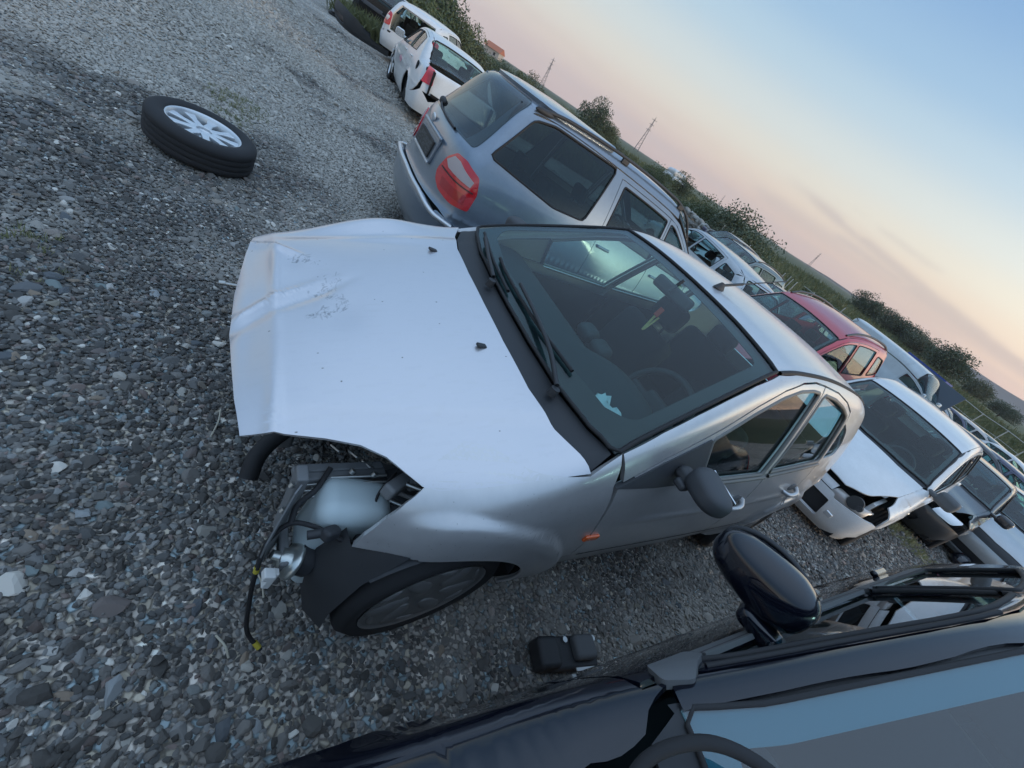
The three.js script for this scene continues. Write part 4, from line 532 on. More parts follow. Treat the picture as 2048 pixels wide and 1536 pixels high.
  part(o, 'earth_wire', tube([[.30, .33, -.70], [.24, .42, -.715], [.20, .52, -.70], [.24, .60, -.62], [.18, .64, -.55]], .004, 30, 6), M.rubber);
  part(o, 'headlamp_plug', [rbox(.05, .035, .035, .012, .36, .565, -.69, .3, .5, .2, 3), cyl(.012, .012, .05, .39, .56, -.685, 0, 0, 1.4)], M.plastic);
  const tabs = [[.33, .60, -.44], [.28, .60, -.46], [.24, .59, -.49]]; for (const [x, y, z] of tabs) part(o, 'mounting_tab', [rbox(.03, .008, .04, .003, x, y, z, .3, .5, .4), cyl(.006, .006, .012, x, y + .005, z)], M.steel);
  { const b = thing('washer_bottle', 'pale translucent washer fluid bottle behind the missing left headlight of the silver hatchback', 'bottle'); place(b, -.386, 1.326, 224.07); const plas = phys(.62, .72, .74, .5, 0, { transmission: .25, thickness: 0 }); part(b, 'tank', [rbox(.215, .27, .15, .05, .295, .47, -.60, 0, -.1, .10, 5), rbox(.15, .16, .11, .04, .32, .30, -.64, 0, -.1, 0, 4)], plas); part(b, 'pump_plug', [rbox(.05, .045, .05, .018, .255, .50, -.69), cyl(.016, .016, .05, .225, .50, -.70, 0, 0, 1.2)], M.plastic); }
  { const h = thing('horn', 'round metal horn hanging below the washer bottle of the silver hatchback', 'horn'); place(h, -.386, 1.326, 224.07); const g = lathe([[.001, .05], [.012, .05], [.013, .03], [.026, .028], [.028, .008], [.036, .004], [.05, -.004], [.052, -.014], [.04, -.02], [.001, -.02]], 32); part(h, 'body', xf(g, .425, .40, -.675, .5, 0, -1.1), std(.55, .58, .56, .3, .85)); part(h, 'back_shell', xf(cyl(.05, .05, .05), .39, .385, -.665, .5, 0, -1.1), M.plastic); part(h, 'connector', [rbox(.02, .06, .022, .004, .47, .40, -.72, .2, 0, .3), rbox(.03, .02, .03, .004, .478, .43, -.722, .2, 0, .3)], std(.6, .6, .58, .6)); }
  { const w = thing('wiring_loom', 'loose black wiring loom hanging from the headlight opening of the silver hatchback', 'wire'); place(w, -.386, 1.326, 224.07); part(w, 'cable', [tube([[.255, .50, -.70], [.33, .535, -.695], [.40, .555, -.66], [.45, .55, -.645], [.49, .50, -.66], [.50, .40, -.69], [.49, .22, -.71], [.47, .07, -.75], [.43, .03, -.79]], .0065, 60, 8), tube([[.45, .55, -.645], [.44, .575, -.61], [.40, .60, -.58], [.36, .615, -.52]], .008, 20, 8), tube([[.24, .38, -.70], [.26, .33, -.735], [.30, .3, -.74], [.34, .30, -.735]], .0035, 20, 6)], M.rubber); const tm = std(.5, .42, .05, .8); part(w, 'tape', tube([[.500, .41, -.686], [.50, .385, -.692]], .008, 4), tm); part(w, 'tape', tube([[.45, .05, -.77], [.435, .035, -.785]], .008, 4), tm); }
  { const h = thing('rubber_hose', 'black rubber hose hanging below the hood lip of the silver hatchback', 'hose'); place(h, -.386, 1.326, 224.07); part(h, 'tube', tube([[.51, .24, -.31], [.495, .29, -.26], [.46, .32, -.215], [.40, .36, -.17]], .03, 30, 12), M.rubber); }
  { const h = thing('hood_strut', 'thin pale metal rod poking out from under the front lip of the silver hood', 'rod'); place(h, -.386, 1.326, 224.07); part(h, 'rod', [tube([[.50, .60, .28], [.665, .575, .30]], .006, 4), cyl(.009, .009, .02, .66, .576, .30, 0, 0, 1.4)], M.steel); }
}
// ---------------------------------------------------------------- blue-grey people carrier
{
  const xr = -3.69, X = v => xr + v;
  const c = genericCar('people_carrier', {
    W: .90, H: 1.665, wb: 2.84, fo: .92, ro: .85, cowl: -.30, cowlY: 1.08, head: -1.15, roofEnd: X(.50), hoodF: .80, beltF: 1.0, beltR: 1.08, type: 'hatch', mat: M.galaxy, glass: M.glass, sideGlass: M.glassDark, L: .07, R: .32, xB: -1.25, xC: -2.09, xWin: -2.05, zh: .64, zEnd: .60, tum: .30, no: { tailgate: 1, rearBumper: 1, interior: 0 },
    quarterWin: [[X(.31), 1.125], [X(.56), 1.49], [X(.75), 1.535], [X(1.50), 1.55], [X(1.36), 1.06], [X(1.0), 1.035]],
    over: { tail: [[.2, X(.10)], [.42, X(.0)], [.56, X(-.01)], [.62, X(.035)], [.9, X(.07)], [1.06, X(.115)], [1.12, X(.165)], [1.57, X(.45)], [1.64, X(.50)], [1.78, X(.60)]], tailC: .14, crown: [[.9, .06], [.5, .1], [-.1, .08], [-1.1, .06], [-2.2, .06], [xr, .07]] }
  }, 'blue-grey people carrier with roof rails, standing nose-away beside the silver hatchback', 'car');
  const { o, sh, P } = c; place(o, -1.931 + 3.69 * Math.sin(46.08 * D2R), 3.603 + 3.69 * Math.cos(46.08 * D2R), 46.08);
  const L = .05;
  const glass = rp([[-.655, 1.095, .05], [.655, 1.095, .05], [.545, 1.575, .09], [-.545, 1.575, .09]], .06, 6);
  const gate = [[-.60, .60], [.60, .60], [.58, .78], [.60, .93], [.70, 1.06], [.625, 1.45], [.57, 1.60], [.3, 1.625], [-.3, 1.625], [-.57, 1.60], [-.625, 1.45], [-.70, 1.06], [-.60, .93], [-.58, .78]];
  const tg = P('tailgate', 'R', gate, M.galaxy, { holes: [inset(glass, .012)], L, thick: .02 });
  P('rear_window', 'R', glass, M.glassDark, { off: .004, thick: .006, L }, tg); P('window_border', 'R', glass, M.frit, { holes: [inset(glass, .035)], off: -.002, thick: .003, L }, tg);
  P('spoiler', 'R', rp([[-.57, 1.585], [.57, 1.585], [.55, 1.645], [-.55, 1.645]], .02), M.galaxy, { off: .03, thick: .04, L }, tg);
  const rv = (z, y, h) => { const f = sh.map.R()(z, y); return [f[0] - h, f[1], f[2]]; };
  const wip = part(tg, 'rear_wiper', [tube([rv(-.42, 1.135, .02), rv(-.25, 1.12, .03), rv(0, 1.108, .03), rv(.30, 1.10, .02)], .011, 20, 6), xf(new THREE.SphereGeometry(1, 16, 10), ...rv(-.42, 1.145, .02), 0, 0, 0, .03, .035, .065)], M.plastic);
  part(tg, 'badge', xf(lathe([[.001, .012], [.03, .012], [.038, .004], [.04, -.004]], 28), ...rv(-.18, 1.02, .01), 0, 0, Math.PI / 2 + .3, 1, 1, 1.3), M.alloy);
  { // plate recess: dark plate with a scratched-out number, framed by a bright strip
    const c2 = document.createElement('canvas'); c2.width = 512; c2.height = 192; const g = c2.getContext('2d'); g.fillStyle = '#1b2023'; g.fillRect(0, 0, 512, 192); const r = mulberry(8); g.fillStyle = '#3d4549'; for (let k = 0; k < 130; k++) { const x = 20 + 460 * r(), y = 18 + 150 * r(); g.fillRect(x, y, 6 + 40 * r(), 6 + 7 * r()); if (r() > .5) g.fillRect(x, y, 7, 10 + 34 * r()); } const t = new THREE.CanvasTexture(c2); t.colorSpace = THREE.SRGBColorSpace;
    const pp = rv(0, .86, .012); part(tg, 'plate_recess', [rbox(.03, .20, .60, .012, pp[0] + .01, .865, 0, 0, 0, -.12), rbox(.028, .03, .64, .012, pp[0] + .012, .975, 0, 0, 0, -.1)], M.galaxy); const plate = part(tg, 'number_plate', box(.012, .135, .50, pp[0] - .014, .855, 0, 0, 0, -.12), std(.03, .03, .03, .5)); const pl = new THREE.PlaneGeometry(.49, .125); pl.rotateY(-Math.PI / 2); part(plate, 'plate_face', xf(pl, pp[0] - .0215, .855, 0, 0, 0, -.12), std(1, 1, 1, .55, 0, { map: t })); part(tg, 'plate_strip', rbox(.02, .022, .58, .008, pp[0] - .012, .762, 0), M.alloy);
  }
  const cx = X(.50), polar = sg => (ph, y) => { const a = ph * D2R, dx = Math.cos(a), dz = Math.sin(a); let lo = .05, hi = 1.2; for (let k = 0; k < 30; k++) { const m = (lo + hi) / 2; if (sh.F(cx + dx * m, y, sg * (.45 + dz * m)) > 0) hi = m; else lo = m; } return [cx + dx * lo, y, sg * (.45 + dz * lo)]; };
  const sc = p => p.map(q => [q[0], q[1]]);
  const lampPanel = (n, poly, m, sg, off, par) => { // panel in (angle/100, y) so that edge lengths compare
    const f = polar(sg); return part(par || o, n, panel(sh, 'S', poly.map(p => [p[0] / 150, p[1]]), { map: (a, b) => f(a * 150, b), off, thick: .02, L: .04 }), m);
  };
  for (const sg of [-1, 1]) {
    const out = rp([[177, .80], [171, .93], [158, 1.005], [140, 1.01], [121, .955], [115.5, .84], [117, .70], [135, .685], [158, .70], [171, .74]].map(p => [p[0] / 150, p[1]]), .02, 3).map(p => [p[0] * 150, p[1]]);
    const lamp = lampPanel('tail_lamp', out, M.redLamp, sg, .012);
    const clear = [[168, .915], [158, .975], [146, .975], [124, .91], [125, .865], [140, .875], [158, .88]]; lampPanel('reversing_light', clear, std(.42, .36, .36, .25), sg, .016, lamp);
    lampPanel('lamp_rib', [[170, .855], [120, .842], [120, .834], [170, .846]], M.frit, sg, .0165, lamp); lampPanel('lamp_lens', [[160, .80], [124, .80], [124, .73], [158, .735]], phys(.40, .006, .012, .08, 0, { clearcoat: 1 }), sg, .0155, lamp);
    // corner body around the lamp
    const rim = [[181, .60], [181, .93], [175, 1.05], [168, 1.2], [159, 1.45], [150, 1.55], [142, 1.5], [130, 1.3], [123, 1.12], [112, 1.0], [98, .9], [96, .60]];
    lampPanel('corner_panel', rim, M.galaxy, sg, .001);
    part(o, 'rail_end', xf(new THREE.SphereGeometry(1, 16, 10), X(.62), sh.T(X(.62), .585) + .01, sg * .585, 0, 0, .1, .09, .024, .022), M.plastic);
    const l = []; for (let i = 0; i <= 10; i++) { const x = X(lerp(.55, 2.95, i / 10)); l.push([x, sh.T(x, .585) + .05 * Math.pow(Math.sin(Math.PI * clamp(i / 10, .02, .98)), .3), sg * .585]); } part(o, 'roof_rail', tube(l, .013, 40, 8), M.plastic); for (const v of [1.55, 2.5]) part(o, 'rail_foot', rbox(.09, .045, .026, .01, X(v), sh.T(X(v), .585) + .02, sg * .585), M.plastic);
  }
  P('rear_bumper', 'R', rp([[-.88, .24], [.88, .24], [.885, .52], [.60, .585], [-.60, .585], [-.885, .52]], .05), M.galaxy, { off: .035, thick: .06, L }); part(o, 'bumper_strip', bead(sh, 'R', [[-.84, .545], [-.5, .575], [0, .58], [.5, .575], [.84, .545]], .02, { off: .045 }), M.alloy);
  P('bumper_side', 'S', rp([[X(.04), .25], [X(.42), .25], [X(.46), .52], [X(.10), .585]], .03), M.galaxy, { sg: 1, off: .02, thick: .04, L });
}
// ---------------------------------------------------------------- black car right beside the camera
{
  const c = genericCar('black_saloon', {
    W: .875, H: 1.49, wb: 2.72, fo: .80, ro: 1.0, cowl: -.44, cowlY: 1.0, head: -1.40, roofEnd: -2.75, hoodF: .74, beltF: .965, beltR: 1.06, type: 'sedan', deckX: -3.15, deckY: 1.04, mat: M.black, glass: M.glass, L: .055, R: .32, xB: -1.75, xC: -2.55, zh: .582, zc: .745, tum: .36, mirrorMat: M.black, handleMat: M.black, no: { mirror: 1, hood: 1, grille: 1 }, rim: 'five', sealR: .006, fritMat: M.screenBand, fritW: .06, screenGlass: M.glassBlue, sideGlass: M.glassBlue
  }, 'glossy black saloon with its hood off, close beside the silver hatchback', 'car');
  const { o, sh, P, q } = c; place(o, .713, -.429, 227.6);
  for (const sg of [-1, 1]) {
    // mirror on a stalk
    const g = new THREE.SphereGeometry(1, 40, 28), p = g.attributes.position; for (let i = 0; i < p.count; i++) { let x = p.getX(i), y = p.getY(i), z = p.getZ(i); const e = .7; x = Math.sign(x) * Math.pow(Math.abs(x), e + .15); y = Math.sign(y) * Math.pow(Math.abs(y), e); z = Math.sign(z) * Math.pow(Math.abs(z), e + .1); if (x < 0) x *= .32; const ta = 1 - .28 * clamp(z * sg * .5 + .2); p.setXYZ(i, x * .085, y * .082 * ta, z * .135); } g.computeVertexNormals(); xf(g, -.98, 1.085, sg * .90, sg * .10, sg * .32, .08);
    const m = part(o, 'mirror', [g, rbox(.07, .05, .13, .02, -.96, 1.01, sg * .80, 0, sg * .3, 0, 3)], M.black); part(m, 'mirror_rim', xf(new THREE.TorusGeometry(.1, .008, 8, 40), -1.012, 1.085, sg * .905, 0, Math.PI / 2 + sg * .32, 0, 1.28, .78, 1), M.plastic); part(m, 'mirror_glass', xf(new THREE.CircleGeometry(.1, 32), -1.01, 1.085, sg * .905, 0, -Math.PI / 2 + sg * .32, 0, 1.26, .76, 1), M.mirrorGlass);
    const bm = (x0, x1) => { const a = [], c2 = []; for (let i = 0; i <= 8; i++) { const x = lerp(x0, x1, i / 8); a.push([x, sh.belt(x) + .024]); c2.unshift([x, sh.belt(x) - .014]); } return panel(sh, 'S', [...a, ...c2], { sg, off: .007, thick: .012, L: .06 }); };
    part(o, 'belt_moulding', bm(-.72, -1.742), M.plasticGrey); part(o, 'belt_moulding', bm(-1.76, -2.54), M.plasticGrey);
    part(o, 'pillar_foot', panel(sh, 'S', rp([[-.545, sh.belt(-.55) + .03], [-.60, sh.belt(-.6) + .062], [-.705, sh.belt(-.7) + .028], [-.705, sh.belt(-.7) - .016], [-.57, sh.belt(-.57) - .014]], .012), { sg, off: .01, thick: .02, L: .05 }), M.plasticGrey);
    const l = []; for (let i = 0; i <= 8; i++) { const x = lerp(-.66, -1.40, i / 8); l.push([x, sh.T(x, lerp(.745, .582, clamp((-.49 - x) / .91))) - .055]); } part(o, 'door_seal', bead(sh, 'S', l, .006, { sg, off: .001 }), M.rubber);
  }
  // scuttle with the plastics off
  part(o, 'scuttle', [rbox(.05, .06, 1.3, .012, -.30, .90, 0), rbox(.22, .02, 1.3, .006, -.36, .88, 0)], M.darkSteel); part(o, 'wiper_linkage', [cyl(.016, .016, .10, -.32, .955, .55), tube([[-.32, .95, .55], [-.31, .94, .1], [-.34, .94, -.4]], .01, 10)], M.steel);
  part(o, 'relay_box', [rbox(.10, .05, .14, .01, -.20, .90, .60)], M.plastic);
  for (const sg of [-1, 1]) part(o, 'wing_channel', [rbox(.75, .03, .05, .008, -.02, .86, sg * .66, 0, 0, -.10), rbox(.6, .24, .02, .006, .05, .70, sg * .62)], M.black);
  part(o, 'engine_cover', [rbox(.5, .14, .62, .05, .10, .72, 0), rbox(.16, .18, .26, .03, -.14, .78, -.40)], M.plastic);
  for (const z of [.40, .47, .54]) part(o, 'cable_clip', rbox(.02, .016, .03, .004, -.27, .93, z), M.plasticGrey);
  for (const [x, z] of [[-.2, .655], [.05, .64], [.3, .60]]) part(o, 'wing_bolt', cyl(.011, .011, .014, x, .883 - .1 * (x + .2) * .9, z), M.steel);
  const seal = thing('rubber_seal', 'loose black rubber seal hanging across the windscreen edge of the black saloon', 'rubber strip'); place(seal, .713, -.429, 227.6);
  part(seal, 'strip', tube([[-.36, .93, .66], [-.42, 1.0, .705], [-.50, 1.07, .69], [-.56, 1.11, .62], [-.56, 1.12, .54], [-.52, 1.10, .44], [-.46, 1.06, .34], [-.42, 1.03, .26]], .011, 60, 8), M.rubber);
  // black plastic bracket lying on the stones
  const b = thing('plastic_bracket', 'broken black plastic bracket with a white strip lying on the gravel by the black saloon', 'bracket'); b.position.set(.93, 0, -1.10); b.rotation.y = .6;
  part(b, 'base', [rbox(.26, .05, .13, .015, 0, .035, 0), rbox(.11, .09, .12, .02, -.15, .05, .0)], M.plastic); part(b, 'housing', [rbox(.12, .05, .10, .02, .05, .075, -.01, 0, 0, 0, 3)], M.plasticGrey); part(b, 'strip', box(.15, .006, .012, .06, .068, .068), std(.7, .72, .72, .5)); for (const x of [-.04, .125]) part(b, 'bolt', cyl(.012, .012, .012, x, .066, -.045), M.steel);
}
// ---------------------------------------------------------------- the other cars of the yard
function at(c, x, z, yaw, dy = 0, pitch = 0) { const o = c.o; placeT(o, x, z, yaw, dy); if (pitch) { const p = V(-1.1, 1.38, 0); o.updateMatrix(); const a = p.clone().applyMatrix4(o.matrix); o.rotateZ(-pitch * D2R); o.updateMatrix(); o.position.add(a.sub(p.applyMatrix4(o.matrix))); } return c; }
const inst = (o, n, g, m, l) => part(o, n, g, m, l);
{ // white hatchback, headlights out
  const c = genericCar('white_hatchback', { W: .86, H: 1.45, hd: .085, wb: 2.6, fo: .86, ro: .75, cowl: -.30, cowlY: .965, head: -1.08, roofEnd: -2.75, hoodF: .74, mat: M.white, mirrorMat: M.plasticGrey, L: .07, R: .3, no: { headlights: 1, frontBumper: 1, grille: 1 }, hoodOpt: { off: .012 } }, 'white hatchback with empty headlight openings and black grille, behind the silver hatchback', 'car');
  at(c, 3.39, 4.80, 222.9, .03, 4.5); const { o, P, sh } = c;
  P('front_bumper', 'F', rp([[-.82, .2], [.82, .2], [.82, .60], [.46, .56], [.44, .60], [-.44, .60], [-.46, .56], [-.82, .60]], .03), M.white, { off: .012, thick: .03, holes: [rp([[-.50, .30], [.50, .30], [.46, .52], [-.46, .52]], .02)] });
  P('lower_grille', 'F', [[-.52, .29], [.52, .29], [.48, .53], [-.48, .53]], M.plastic, { off: -.03, thick: 0 });
  P('slam_panel', 'F', [[-.40, .605], [.40, .605], [.40, .70], [-.40, .70]], M.white, { off: -.05, thick: .02 });
  for (const sg of [-1, 1]) { P('headlight_opening', 'F', rp([[sg * .40, .54], [sg * .80, .56], [sg * .80, .72], [sg * .42, .72]], .03), M.beige, { off: -.10, thick: .04 }); part(o, 'inner_wing', [rbox(.42, .22, .04, .01, .28, .60, sg * .66), rbox(.36, .03, .20, .01, .36, .54, sg * .60)], M.white); const f = sh.map.F()(sg * .58, .64); part(o, 'lamp_mount', [cyl(.07, .07, .03, f[0] - .08, .64, sg * .58, 0, 0, 1.57), cyl(.03, .03, .04, f[0] - .07, .63, sg * .64, 0, 0, 1.57)], M.darkSteel); }
  P('front_panel', 'T', [[.70, -.40], [.70, .40], [.50, .52], [.30, .66], [.18, .66], [.40, .40], [.46, 0], [.40, -.40], [.18, -.66], [.30, -.66], [.50, -.52]], M.white, { off: -.035, thick: .01 });
  part(o, 'towing_cover', rbox(.03, .05, .07, .01, .88, .44, -.56), M.alloy);
  { const f = sh.map.S(-1)(-.32, .66); part(o, 'side_repeater', xf(lathe([[.001, .01], [.018, .008], [.022, 0]], 16), f[0], f[1], f[2], -Math.PI / 2, 0, 0), M.steel); }
}
{ // red people carrier
  const c = genericCar('red_compact_van', { W: .85, H: 1.62, hd: .14, wb: 2.6, fo: .85, ro: .65, cowl: -.25, cowlY: 1.03, head: -1.05, roofEnd: -2.95, hoodF: .78, beltF: 1.0, beltR: 1.07, mat: M.red, mirrorMat: M.plastic, L: .09, xC: -2.38, tum: .26, rails: 1, R: .3, quarterWin: [[-2.47, 1.11], [-2.46, 1.43], [-2.80, 1.39], [-2.94, 1.16]] }, 'red compact people carrier with roof rails and side windows mirroring the sunset', 'car'); at(c, 2.15, 6.31, 227.1, .04, 5.5);
}
at(genericCar('teal_estate', { W: .86, H: 1.47, wb: 2.6, fo: .85, ro: 1.0, roofEnd: -3.25, mat: M.teal, L: .17, rails: 1, quarterWin: [[-2.60, 1.02], [-2.58, 1.28], [-3.05, 1.25], [-3.2, 1.06]] }, 'teal-grey estate car with roof rails standing by the grass slope', 'car'), 1.89, 11.88, 223.8, .06);
at(genericCar('navy_saloon', { W: .85, H: 1.42, wb: 2.6, fo: .85, ro: 1.0, type: 'sedan', mat: M.navy, L: .12 }, 'navy saloon with a purple-blue hood next to the red people carrier', 'car'), 3.16, 10.14, 223.2, 0);
at(genericCar('silver_estate', { W: .86, H: 1.42, wb: 2.65, fo: .9, ro: 1.0, roofEnd: -3.2, mat: M.greyc, L: .17, no: { glass: 1 }, quarterWin: [[-2.66, 1.02], [-2.64, 1.25], [-3.05, 1.22], [-3.2, 1.06]] }, 'silver estate car with open window frames parked across behind the people carrier', 'car'), 1.2, 12.0, -30, 0);
at(genericCar('dark_blue_hatchback', { W: .84, H: 1.43, wb: 2.5, fo: .8, ro: .65, roofEnd: -2.6, mat: M.navy, L: .14 }, 'dark blue hatchback parked at the foot of the bushes', 'car'), 2.6, 17.0, 222, 0);
at(genericCar('beige_estate', { W: .88, H: 1.52, wb: 2.7, fo: .9, ro: .9, roofEnd: -3.1, mat: M.beige, L: .15, rails: 1 }, 'beige estate car with a pale roof behind the white hatchback', 'car'), 6.4, 8.8, 228, -.12);
at(genericCar('dark_hatchback', { W: .86, H: 1.42, wb: 2.6, fo: .85, ro: .75, mat: M.dark, L: .15, glass: M.glass }, 'dark hatchback beside the white hatchback', 'car'), 6.25, 7.05, 226, -.08);
at(genericCar('dark_grey_saloon', { W: .86, H: 1.42, wb: 2.6, fo: .85, ro: 1, type: 'sedan', mat: M.greyc, L: .15 }, 'grey saloon at the edge of the parts heap', 'car'), 8.0, 7.2, 226, -.1);
{ // far row along the fence
  const A = [[1792, 756, 23, 140, M.dark, 'hatch', 'dark hatchback in the far row behind the pale van', 'dark_hatchback'], [1836, 780, 24, 150, M.dark, 'sedan', 'dark saloon in the far row below the blue crate', 'dark_saloon'], [1878, 806, 26, 142, M.greyc, 'hatch', 'silver hatchback in the far row below the grey sheet', 'silver_hatchback'], [1918, 832, 27, 155, M.navy, 'sedan', 'navy saloon in the far row at the start of the wire fence', 'navy_saloon'], [1958, 862, 27, 146, M.beige, 'hatch', 'beige hatchback in the far row beside the wire fence', 'beige_hatchback'], [1996, 892, 27, 140, M.teal, 'hatch', 'teal hatchback in the far row beside the wire fence', 'teal_hatchback'], [2032, 922, 26, 150, M.white, 'sedan', 'white saloon at the end of the far row', 'white_saloon'], [1870, 818, 18, 146, M.dark, 'sedan', 'dark saloon standing in front of the far row', 'dark_saloon'], [1975, 900, 17, 150, M.dark, 'hatch', 'black hatchback standing in front of the far row', 'black_hatchback'], [2035, 945, 17, 145, M.navy, 'hatch', 'navy hatchback standing in front of the far row', 'navy_hatchback']];
  for (const [px, py, dd, yaw, m, t, l, n] of A) { const dx = px - 1024, dy = py - 768, a = dx * CR + dy * SR, u = dx * SR - dy * CR, v = -FOC * SP + u * CP, f = FOC * CP + u * SP, len = Math.hypot(a, f), x = a / len * dd, z = f / len * dd, y = EYE + v / len * dd - 1.42; const c = genericCar(n, { type: t, mat: m, L: .26, roofEnd: t === 'sedan' ? -2.4 : -2.75, ro: t === 'sedan' ? 1.0 : .75 }, l, 'car', 'cars in the far row'); const s = Math.sin(yaw * D2R), k = Math.cos(yaw * D2R); at(c, x + 1.6 * s, z + 1.6 * k, yaw); c.o.position.y = y; }
}
{ // pale van
  const c = genericCar('pale_blue_van', { W: .95, H: 1.8, wb: 3.0, fo: .9, ro: .9, cowl: -.05, cowlY: 1.12, head: -.75, roofEnd: -3.75, hoodF: .95, beltF: 1.08, beltR: 1.08, doors: 2, mat: M.vanc, tum: .12, tcurv: .03, zh: .80, zEnd: .80, xB: -1.1, L: .15, k: .05, R: .34, no: { interior: 1, filler: 1 } }, 'pale blue panel van parked side-on behind the red people carrier', 'van'); at(c, 11.6, 15.6, 140, .1);
}
{ // white saloon with torn rear corner
  const c = genericCar('white_saloon', { W: .87, H: 1.43, wb: 2.6, fo: .85, ro: 1.02, type: 'sedan', roofEnd: -2.45, deckX: -3.0, deckY: 1.04, mat: M.white, L: .08, xC: -2.32, no: { trunk: 1, rearBumper: 1, tailLamps: 1, wheels: 1 }, mirrorMat: M.white }, 'white saloon with torn rear corner and open trunk, parked along the lane', 'car'); at(c, -6.27, 10.93, -40.9);
  const { o, P, sh, q } = c; for (const sg of [-1, 1]) wheel(o, 0, .3, sg * .77, .3, .19, .2, 'five', M.alloy);
  part(o, 'trunk_well', [box(.75, .04, 1.1, -3.25, .62, 0), box(.03, .4, 1.2, -2.95, .8, 0), box(.7, .36, .03, -3.25, .78, .6), box(.7, .36, .03, -3.25, .78, -.6), rbox(.4, .2, .5, .05, -3.2, .74, .1)], M.hole);
  P('tail_lamp', 'R', rp([[-.76, .72], [-.56, .74], [-.58, .97], [-.70, .98]], .03), M.redLamp, { off: .01 }); P('torn_bumper', 'R', [[-.80, .28], [-.1, .30], [-.12, .52], [-.35, .60], [-.55, .50], [-.72, .62], [-.84, .45]], M.white, { off: .05, thick: .01 });
  { const f = sh.map.S(-1)(-3.02, .86); part(o, 'filler_hole', xf(cyl(.075, .075, .02, 0, 0, 0, Math.PI / 2), f[0], f[1], f[2] - .004), M.hole); const d = sh.map.S(-1)(-2.7, .5); part(o, 'wheel_arch_gap', rbox(.62, .5, .12, .1, -2.62, .42, -.74), M.hole); }
  part(o, 'paint_graze', panel(sh, 'S', rp([[-1.0, .62], [-1.35, .58], [-1.5, .66], [-1.15, .70]], .02), { sg: -1, off: .004, thick: 0 }), std(.5, .25, .3, .7));
}
{ // white estate without tailgate
  const c = genericCar('white_estate', { W: .88, H: 1.47, wb: 2.7, fo: .9, ro: 1.0, roofEnd: -3.3, mat: M.white, L: .1, no: { tailgate: 1 }, quarterWin: [[-2.72, 1.03], [-2.70, 1.27], [-3.15, 1.25], [-3.28, 1.08]] }, 'white estate car without a tailgate beyond the white saloon', 'car'); at(c, -8.9, 16.0, -14, .1); const { o, P, sh } = c;
  part(o, 'load_floor', [box(1.1, .04, 1.2, -3.1, .62, 0), box(.04, .5, 1.3, -2.5, .85, 0)], M.hole); for (const sg of [-1, 1]) { const l = P('tail_lamp', 'R', rp([[sg * .80, .72], [sg * .58, .74], [sg * .60, 1.02], [sg * .74, 1.04]], .06), M.redLamp, { off: .012 }); const f = sh.map.R()(sg * .69, .88); part(l, 'round_lens', xf(lathe([[.001, .01], [.05, .008], [.06, 0]], 20), f[0] - .014, f[1], f[2], 0, 0, Math.PI / 2), M.clearLamp); }
  P('tailgate_frame', 'R', [[-.70, .58], [.70, .58], [.74, 1.0], [.6, 1.38], [-.6, 1.38], [-.74, 1.0]], M.white, { holes: [[[-.58, .68], [.58, .68], [.62, 1.0], [.5, 1.3], [-.5, 1.3], [-.62, 1.0]]], thick: .05 });
}
at(genericCar('grey_wreck', { W: .86, H: 1.42, mat: M.greyc, L: .16, no: { frontBumper: 1, headlights: 1, hood: 1 } }, 'grey wreck without a hood at the far end of the lane', 'car'), -12.6, 17.2, 160);
{ // loose parts at the lane edge
  const bump = (name, label, x, z, yaw, roll, m, sc = 1) => { const o = thing(name, label, 'bumper'); const sh = shape(carSpec({ W: .85, mat: m }).s); part(o, 'skin', panel(sh, 'F', rp([[-.82, .2], [.82, .2], [.82, .56], [.4, .62], [-.4, .62], [-.82, .56]], .05), { L: .08, thick: .02, holes: [rp([[-.45, .28], [.45, .28], [.45, .42], [-.45, .42]], .03)] }), m); part(o, 'inner_beam', rbox(.05, .1, 1.2, .02, .7, .45, 0), M.plastic); o.rotation.order = 'YXZ'; o.position.set(x, 0, -z); o.rotation.set(roll, (90 - yaw) * D2R, 0); return o; };
  bump('black_bumper', 'black bumper shell leaning against the white estate', -8.9, 12.0, 215, .0, M.plastic);
  const o = thing('black_trim_part', 'torn black plastic trim lying at the lane edge beyond the white estate', 'trim'); o.position.set(-11.0, .06, -13.7); o.rotation.y = .9; part(o, 'shell', [rbox(1.0, .12, .22, .05, 0, 0, 0, 0, 0, .04, 3), rbox(.5, .08, .26, .03, .3, .07, .02, .2, 0, .1)], M.plastic); part(o, 'flange', box(.7, .02, .12, -.1, .08, .1, .4, 0, 0), M.plasticGrey);
  const w = thing('wooden_block', 'broken wooden block under the sill of the white saloon', 'block'); w.position.set(-4.9, .05, -9.0); w.rotation.y = .7; part(w, 'plank', rbox(.35, .08, .12, .01), M.rust); part(w, 'splinter', rbox(.22, .03, .08, .008, .1, .06, .02, .1, .4, .1), std(.3, .2, .13, .9));
}
{ // wheel lying on the gravel
  const o = thing('loose_wheel', 'loose alloy wheel with a worn tyre lying flat on the gravel', 'wheel'); const g = wheelParts(.335, .215, .225, 'ten'); const a = new THREE.Group(); o.position.set(-2.93, .125, -2.56); o.rotation.order = 'YXZ'; o.rotation.set(.02, .8, -.06); const q = (n, gg, m) => { const c = gg.clone(); c.rotateX(-Math.PI / 2); part(o, n, c, m); }; q('tyre', g.tyre, M.tyre); q('rim', g.rim, M.alloy);
}
